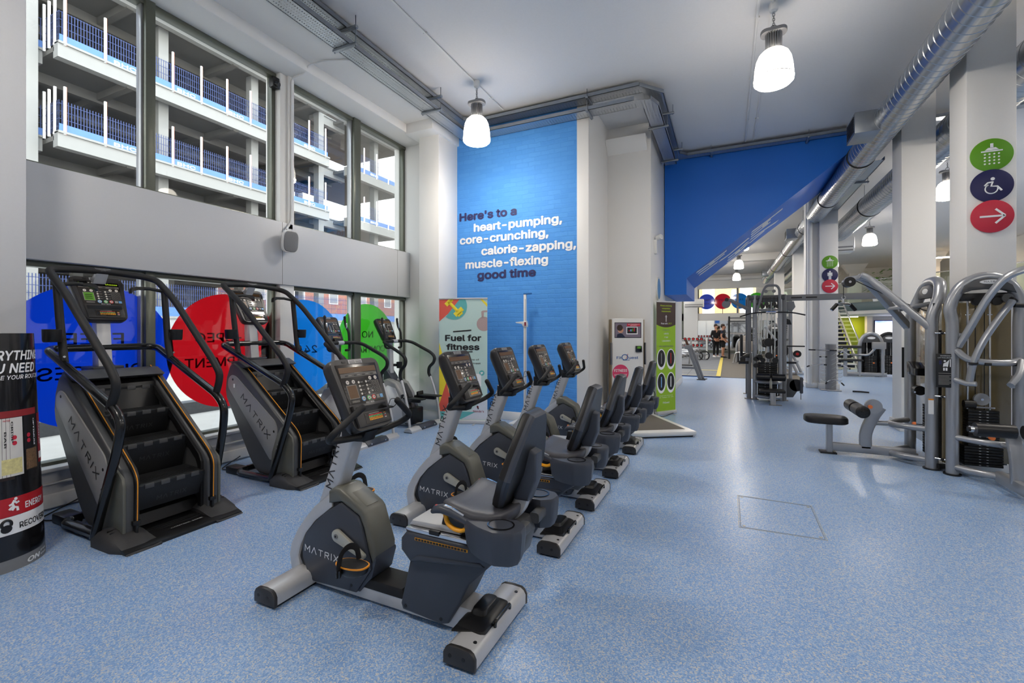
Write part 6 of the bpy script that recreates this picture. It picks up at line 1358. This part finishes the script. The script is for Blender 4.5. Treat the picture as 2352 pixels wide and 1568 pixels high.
# dumbbell racks
def dumbbell(loc, lab, rz=0.):
    r = empty('dumbbell', loc, rz, label=lab, cat='dumbbell', group='dumbbells on the far racks')
    MB().cyl((0, -.06, 0), (0, .06, 0), .016, CHR, seg=8).build('handle', r)
    for s in (-1, 1): MB().cyl((0, s*.06, 0), (0, s*.15, 0), .075, RUB, seg=14).cyl((0, s*.15, 0), (0, s*.154, 0), .052, REDR, seg=14).build('weight_head', r)
    return r
rk = empty('dumbbell_rack', (-1.9, 26, 0), label='low two tier rack of red ended dumbbells by the far gym corner', cat='rack')
for z in (.62, .95): MB().b2((-1.1, -.2, z-.04), (.95, .2, z), GREY).build('shelf', rk)
for x in (-1.1, .9): MB().b2((x, -.24, 0), (x+.07, .24, 1.1), TRIM if x > 0 else GREY).build('upright', rk)
d0 = None
for j, z in enumerate((.70, 1.03)):
    for k in range(9):
        lb = 'dumbbell with red ends on the far two tier rack'
        p_ = (-2.86+.205*k, 26, z)
        if d0 is None: d0 = dumbbell(p_, lb)
        else: c = copy_tree(d0); c.location = p_
rk = empty('barbell_rack', (-2.6, 21.5, 0), label='slanted rack of silver barbells behind the diagonal frame', cat='rack')
for z in (.35, .6, .85): MB().sqtube([(-.9, -.1+z*.3, z), (1.2, -.1+z*.3, z)], .05, .05, GREY).build('rail', rk)
MB().sqtube([(1.1, -.3, 0), (1.15, .2, 1.05)], .06, .06, GREY).build('upright', rk)
b0 = None
for k in range(9):
    p_ = (-2.55+.12*k, 20.2+.12*k, .17+.03*(k % 3)+.06*k)
    if b0 is None:
        b0 = empty('barbell', p_, -.5, label='silver fixed barbell lying on the slanted far rack', cat='barbell', group='barbells on the slanted rack')
        MB().cyl((-.6, 0, 0), (.6, 0, 0), .035, CHR, seg=10).build('bar', b0)
        for s in (-1, 1): MB().cyl((s*.5, 0, 0), (s*.62, 0, 0), .07, GREY, seg=12).build('end_weight', b0)
    else: c = copy_tree(b0); c.location = p_; c.rotation_euler = (0, .12*((k % 3)-1), -.5)
for i, (x, y) in enumerate(((-1.32, 24.3), (-1.02, 24.6))):
    a = [2*PI*k/28 for k in range(28)]
    o = tag(MB().tube([(x+.22*math.cos(t), y, .235+.22*math.sin(t)) for t in a], .03, RUB, closed=True, seg=10).build('weight_plate'), 'black rubber weight plate on edge below the dumbbells, %s' % ('fully in view' if i == 0 else 'partly behind another'), 'weight plate', 'weight plates on the far floor')
    m = MB().cyl((x, y-.03, .235), (x, y+.03, .235), .06, GREY, seg=14)
    for k in range(3): m.sqtube([(x, y, .235), (x+.21*math.cos(k*2.1+.5), y, .235+.21*math.sin(k*2.1+.5))], .05, .03, GREY, up=(0, 1, 0))
    m.build('hub', o)
# diagonal framed bench half behind the corridor wall
r = empty('incline_press_frame', (-.95, 14.85, 0), label='grey diagonal machine frame sticking out beyond the corridor wall', cat='weight machine')
MB().sqtube([(.22, 0, .01), (-.04, 0, .75), (-.12, 0, 1.02)], .10, .09, GREY, up=(0, 1, 0)).build('diagonal_leg', r)
MB().sqtube([(.28, .3, .01), (.05, .3, .7), (-.08, .3, 1.0)], .08, .08, GREY, up=(0, 1, 0)).build('diagonal_leg', r)
MB().b2((.12, -.08, 0), (.36, .08, .015), BLK).b2((.2, .22, 0), (.4, .38, .015), BLK).build('foot_plate', r)
MB().sqtube([(-.9, 0, .35), (.06, 0, .35)], .07, .06, GREY).b2((-.9, -.08, .42), (.0, .08, .45), BLK).build('cross_beam', r)
MB().sqtube([(-.12, -.02, 1.0), (-.2, -.02, 1.22)], .07, .06, mat('brown_grip', (96, 60, 40), .5), up=(0, 1, 0)).b2((-.22, -.07, .93), (-.0, .1, 1.05), GREY, .01).build('top_grip', r)
MB().sqtube([(-.9, -.02, .93), (-.1, -.02, 1.0)], .05, .05, GREY).build('top_beam', r)
# power rack and machines beyond
def rack(loc, lab, w=1.25, h=2.2, d=1.3):
    r = empty('power_rack', loc, label=lab, cat='power rack')
    for x in (-w/2, w/2):
        for y in (0, d): MB().sqtube([(x, y, 0), (x, y, h)], .09, .09, BLK, up=(0, 1, 0)).build('upright', r)
    MB().sqtube([(-w/2, 0, h-.1), (w/2, 0, h-.1)], .05, .05, GREY).sqtube([(-w/2, d, h-.05), (w/2, d, h-.05)], .07, .07, BLK).build('top_bar', r)
    MB().cyl((-w/2-.3, .02, 1.32), (w/2+.3, .02, 1.32), .022, CHR, seg=8).cyl((-w/2-.28, .02, 1.32), (-w/2-.2, .02, 1.32), .2, RUB, seg=20).cyl((w/2+.28, .02, 1.32), (w/2+.2, .02, 1.32), .2, RUB, seg=20).build('loaded_bar', r)
    return r
rack((.72, 26.2, 0.012), 'black power rack with a bar across, in front of the far mirrors')
def tower(loc, rz, lab, h=1.5, col=SILV2):
    r = empty('stack_machine', loc, rz, label=lab, cat='weight machine')
    MB().tube([(-.3, 0, .01), (-.3, 0, h-.35), (-.2, 0, h-.1), (0, 0, h), (.2, 0, h-.1), (.3, 0, h-.35), (.3, 0, .01)], .055, col, rad=.15, seg=12).build('arch_frame', r)
    MB().prism([(-.24, h-.32), (.24, h-.32), (.2, h-.14), (0, h-.06), (-.2, h-.14)], -.04, .04, CHARG, 'y', .01).build('head_cover', r)
    MB().lathe([(.08, 0), (.08, .004), (.0001, .004)], WHT, (0, 0, 0), 20, frame((0, -.045, h-.17), (1, 0, 0), (0, 0, 1)), 1.3, .5).build('badge', r)
    weight_stack(r, (0, .1, 0), .3, .15, 12, .06, .62, knob=(.05, .0, .45))
    MB().b2((-.25, .2, .1), (.25, .21, h-.2), BLKG).build('rear_shroud', r)
    MB().cyl((-.08, .1, .6), (-.08, .1, h-.3), .012, CHR, seg=8).cyl((.08, .1, .6), (.08, .1, h-.3), .012, CHR, seg=8).build('guide_rod', r)
    return r
tower((.7, 23.6, .012), 0, 'grey seated machine with back pad between the power rack and the cable station', 1.15)
r = empty('preacher_bench', (.75, 22.6, .012), label='silver framed seat unit on the brown mat before the power rack', cat='bench')
MB().b2((-.3, 0, .55), (.3, .12, 1.0), mat('pale_pad', (176, 168, 160), .5), .03).b2((-.22, .1, 1.0), (.22, .2, 1.25), _M['pale_pad'], .03).build('back_pad', r)
MB().tube([(-.5, .1, 0), (-.4, 0, .5), (.4, 0, .5), (.5, .1, 0)], .035, CHR, rad=.1).cyl((-.25, 0, .02), (-.25, 0, .48), .025, CHR).cyl((.25, 0, .02), (.25, 0, .48), .025, CHR).b2((-.55, -.06, 0), (.55, .06, .04), CHR).build('frame', r)
MB().b2((-.34, .05, .06), (.34, .07, .46), BLK).build('mesh_panel', r)
r = tower((1.75, 21.5, .012), .3, 'grey plate machine with red disc right behind the cable station', 1.75, GREY)
MB().cyl((-.38, -.1, .95), (-.38, -.02, .95), .17, RUB, seg=20).cyl((-.38, -.12, .95), (-.38, -.1, .95), .05, REDR, seg=14).build('weight_plate', r)
MB().sqtube([(.3, 0, 1.1), (.55, -.4, .6), (.7, -.8, .05)], .08, .08, SILV2, rad=.2).sqtube([(-.3, -.9, .05), (.75, -.9, .05)], .08, .06, SILV2).build('front_leg', r)
r = empty('leg_press_machine', (1.55, 17.6, .012), label='silver angled lever machine with long diagonal arms beside the far pillar', cat='weight machine')
MB().sqtube([(-.4, 0, 1.6), (-.05, .1, 1.15)], .07, .07, SILV2).sqtube([(0, 0, 1.9), (.05, 0, 1.2), (.55, 0, .05)], .08, .08, SILV2, rad=.2).sqtube([(.35, .3, 1.9), (.3, .3, 1.0), (.7, .3, .05)], .08, .08, SILV2, rad=.2).build('lever_arm', r)
MB().sqtube([(-.5, .1, .05), (.75, .1, .05)], .08, .08, SILV2).sqtube([(-.2, .2, .3), (.6, .2, .45)], .06, .06, SILV2).build('base_frame', r)
MB().cyl((.1, -.1, .8), (.1, 0, .8), .2, RUB, seg=24).cyl((.1, -.12, .8), (.1, -.1, .8), .07, REDR, seg=16).build('weight_plate', r)
# ---------------------------------------------------------------- stairs, mezzanine and green lounge
stp = empty('mezzanine_stairs', (3.85, 21.3, 0), label='open stairs with pale treads and glass side leading to the mezzanine', cat='stairs')
for k in range(17):
    MB().b2((-.9, .27*k, .17*(k+1)), (.62, .27*k+.3, .17*(k+1)+.045), TRIM).b2((-.9, .27*k+.28, .17*k+.05), (.62, .27*k+.29, .17*(k+1)), CHAR).build('tread', stp)
MB().sqtube([(.64, -.1, .12), (.64, 4.5, 2.9)], .04, .22, CRANK).build('stringer', stp)
MB().sqtube([(.66, -.25, 1.0), (.66, 4.5, 3.85)], .05, .06, CHR).build('handrail', stp)
MB().raw([(.65, -.1, .3), (.65, 4.5, 3.0), (.65, 4.5, 3.8), (.65, -.1, 1.0)], [(0, 1, 2, 3)], GLASSG).build('glass_side', stp)
struct(MB().prism([(2.0, 33), (3.4, 31.5), (5.0, 29.8), (7.2, 26.8), (9.9, 22.5), (9.9, 40), (2.0, 40)], 2.32, 2.9, WHITE, 'z'), 'slab_mezzanine')
fc = MB()
E_ = [(2.0, 33), (3.4, 31.5), (5.0, 29.8), (7.2, 26.8), (9.9, 22.5)]
fc.sqtube([(x, y-.03, 2.7) for x, y in E_], .05, .42, mat('fascia_teal', (92, 112, 116), .4)); struct(fc, 'trim_mezzanine_edge')
gb = tag(MB().raw([(x, y-.05, z) for x, y in E_ for z in (2.9, 3.95)], [(2*i, 2*i+2, 2*i+3, 2*i+1) for i in range(4)], GLASSG).build('glass_balustrade'), 'green tinted glass balustrade along the mezzanine edge', 'balustrade')
MB().sqtube([(x, y-.05, 3.97) for x, y in E_], .05, .05, CHR).build('handrail', gb)
struct(MB().b2((2.0, 39.5, 0), (10, 39.7, 5.08), WHITE), 'wall_mezzanine')
struct(MB().b2((4.7, 34, 0), (8.0, 34.2, 2.32), GREENW).b2((2, 36, 0), (4.7, 36.2, 2.32), GREENW), 'wall_green')
struct(MB().b2((7.7, 33.4, 0), (10, 33.6, 2.32), WHITE).b2((7.45, 33.2, 0), (7.72, 33.7, 2.32), WHITE), 'wall_screen')
tv = tag(MB().b2((7.82, 33.3, 1.05), (9.4, 33.38, 2.08), PBLK, .01).build('television'), 'wall television showing a white and violet picture under the mezzanine', 'television')
tvm, nt, N, L_, b_, o_ = nodes('tv_picture')
tc = N('ShaderNodeTexCoord'); nz = N('ShaderNodeTexNoise'); nz.inputs['Scale'].default_value = 2.2; nz.inputs['Detail'].default_value = 4; sp = N('ShaderNodeSeparateXYZ'); ad = N('ShaderNodeMath', operation='MULTIPLY_ADD'); ad.inputs[1].default_value = .45
L_(tc.outputs['Object'], nz.inputs[0]); L_(tc.outputs['Object'], sp.inputs[0]); L_(nz.outputs['Fac'], ad.inputs[0])
mz = N('ShaderNodeMath', operation='MULTIPLY_ADD'); mz.inputs[1].default_value = .9; mz.inputs[2].default_value = -1.35; L_(sp.outputs['Z'], mz.inputs[0]); L_(mz.outputs[0], ad.inputs[2])
rp = N('ShaderNodeValToRGB'); e_ = rp.color_ramp.elements; e_[0].position = .35; e_[0].color = lin((248, 246, 255))+(1,); e_[1].position = .75; e_[1].color = lin((90, 120, 230))+(1,)
L_(ad.outputs[0], rp.inputs[0]); b_.inputs['Emission Strength'].default_value = 1.4; L_(rp.outputs[0], b_.inputs['Emission Color'])
MB().b2((7.86, 33.292, 1.09), (9.36, 33.3, 2.04), tvm).build('picture', tv)
for x, y, lb in ((4.19, 18.2, 'silver arm curl machine with weight tower in front of the green wall'), (4.72, 18.5, 'black weight tower beside the arm curl machine, partly behind the plain pillar')):
    t = tower((x, y, 0), .0, lb, 1.42, SILV2 if x < 4.5 else BLK)
    if x < 4.5:
        MB().b2((-1.15, -.3, .92), (-.3, .2, 1.0), VINYL, .02).build('arm_pad', t); MB().b2((-1.0, -.3, .5), (-.25, .1, .56), VINYL, .02).build('bench_seat', t)
        MB().sqtube([(-.7, -.1, 0), (-.7, -.1, .92)], .1, .1, SILV2, up=(0, 1, 0)).sqtube([(-.7, 0, .08), (.4, 0, .08)], .1, .12, SILV2).tube([(-.6, 0, .7), (-.1, -.1, .7), (0, -.1, .8), (.1, -.1, .95)], .035, SILV2, rad=.1).b2((.0, -.2, .9), (.35, -.05, 1.12), LGREY, .02).build('frame', t)
for x, y, lb in ((6.6, 27.2, 'leafy green plant behind the glass balustrade near the plain pillar'), (4.4, 30.0, 'small leafy plant on the mezzanine above the stairs'), (7.2, 26.6, 'tall leafy plant on the mezzanine beside the plain pillar')):
    r = empty('potted_plant', (x, y+.5, 2.9), label=lb, cat='plant')
    MB().lathe([(0, 0), (.14, 0), (.18, .3), (.16, .3), (.15, .27), (0, .27)], WHT, seg=20).build('pot', r)
    m = MB(); rnd = random.Random(int(x*10))
    for k in range(60):
        a = rnd.uniform(0, 6.3); h_ = rnd.uniform(.4, 1.5); q = rnd.uniform(.1, .4); p = V((q*math.cos(a), q*math.sin(a), h_)); u = V((math.cos(a), math.sin(a), rnd.uniform(-.8, .3))); s_ = V((-math.sin(a), math.cos(a), 0))
        m.raw([p, p+u*.1+s_*.06, p+u*.24, p+u*.1-s_*.06], [(0, 1, 2, 3)], LEAF)
    m.build('foliage', r)
    m = MB()
    for k in range(5): m.tube([(0, 0, .27), (.06*math.cos(k*1.3), .06*math.sin(k*1.3), .7), (.15*math.cos(k*1.3), .15*math.sin(k*1.3), 1.2)], .008, LEAF, seg=5)
    m.build('stem', r)
for x, y, z, lb in ((4.3, 33.5, 4.6, 'glowing strip lamp above the mezzanine beside the signed pillar'), (8.8, 25.5, 4.6, 'glowing strip lamp above the mezzanine between the big pillars'), (6.3, 33.0, 2.27, 'glowing strip lamp under the mezzanine over the green wall'), (9.3, 19, 4.6, 'glowing strip lamp near the edge beside the wheelchair sign pillar')):
    r = tag(MB().b2((x-.65, y-.15, z), (x+.65, y+.15, z+.04), STRIPL).build('strip_lamp'), lb, 'strip lamp')
    MB().b2((x-.7, y-.2, z+.02), (x+.7, y+.2, z+.06), WHT).cyl((x, y, z+.05), (x, y, 5.1 if z > 3 else z+.06), .01, WHT).build('lamp_body', r)
for i, (x, y) in enumerate(((6.0, 29.2), (8.2, 26.0))):
    c = MB().b2((x, y+1, 2.9), (x+.55, y+1.5, 5.08), WHITE, .01).prism([(x-.3, 5.08), (x+.85, 5.08), (x+.55, 4.6), (x, 4.6)], y+.98, y+1.52, WHITE, 'y'); struct(c, 'pillar_mezzanine_%d' % (i+1))
# ---------------------------------------------------------------- light and camera
w = bpy.data.worlds.new('sky'); bpy.context.scene.world = w; w.use_nodes = True
nt = w.node_tree; bg = nt.nodes['Background']
tc = nt.nodes.new('ShaderNodeTexCoord'); sp = nt.nodes.new('ShaderNodeSeparateXYZ'); rp = nt.nodes.new('ShaderNodeValToRGB')
nt.links.new(tc.outputs['Generated'], sp.inputs[0]); nt.links.new(sp.outputs['Z'], rp.inputs[0]); nt.links.new(rp.outputs[0], bg.inputs[0])
rp.color_ramp.elements[0].color = (1, .98, .95, 1); rp.color_ramp.elements[1].color = (.72, .84, 1, 1)
bg.inputs[1].default_value = SKY
sun = bpy.data.lights.new('sun', 'SUN'); sun.energy = SUN; sun.angle = math.radians(2); sun.color = (1, .95, .88)
so = bpy.data.objects.new('sun', sun); C.objects.link(so); so.rotation_euler = V((.62, -.28, .73)).to_track_quat('Z', 'Y').to_euler()
LAMP.node_tree.nodes['Principled BSDF'].inputs['Emission Strength'].default_value = LAMPS; LENS.node_tree.nodes['Principled BSDF'].inputs['Emission Strength'].default_value = LENSE
cam = bpy.data.cameras.new('camera'); cam.lens = 16; cam.sensor_width = 36; cam.shift_y = -26/2352; cam.clip_start = .05; cam.clip_end = 300
co = bpy.data.objects.new('camera', cam); C.objects.link(co); co.location = (0, 0, 1.5); co.rotation_euler = (PI/2, 0, math.radians(25.3))
sc = bpy.context.scene; sc.camera = co
sc.view_settings.view_transform = 'Standard'; sc.view_settings.look = 'None'; sc.view_settings.gamma = 1; sc.view_settings.exposure = EXPO
sc.view_settings.use_curve_mapping = False
sc.cycles.max_bounces = 8; sc.cycles.diffuse_bounces = 4; sc.cycles.glossy_bounces = 3; sc.cycles.transparent_max_bounces = 16; sc.cycles.adaptive_threshold = .05; sc.cycles.caustics_reflective = False; sc.cycles.caustics_refractive = False
sc.cycles.sample_clamp_indirect = 6; sc.cycles.use_denoising = True
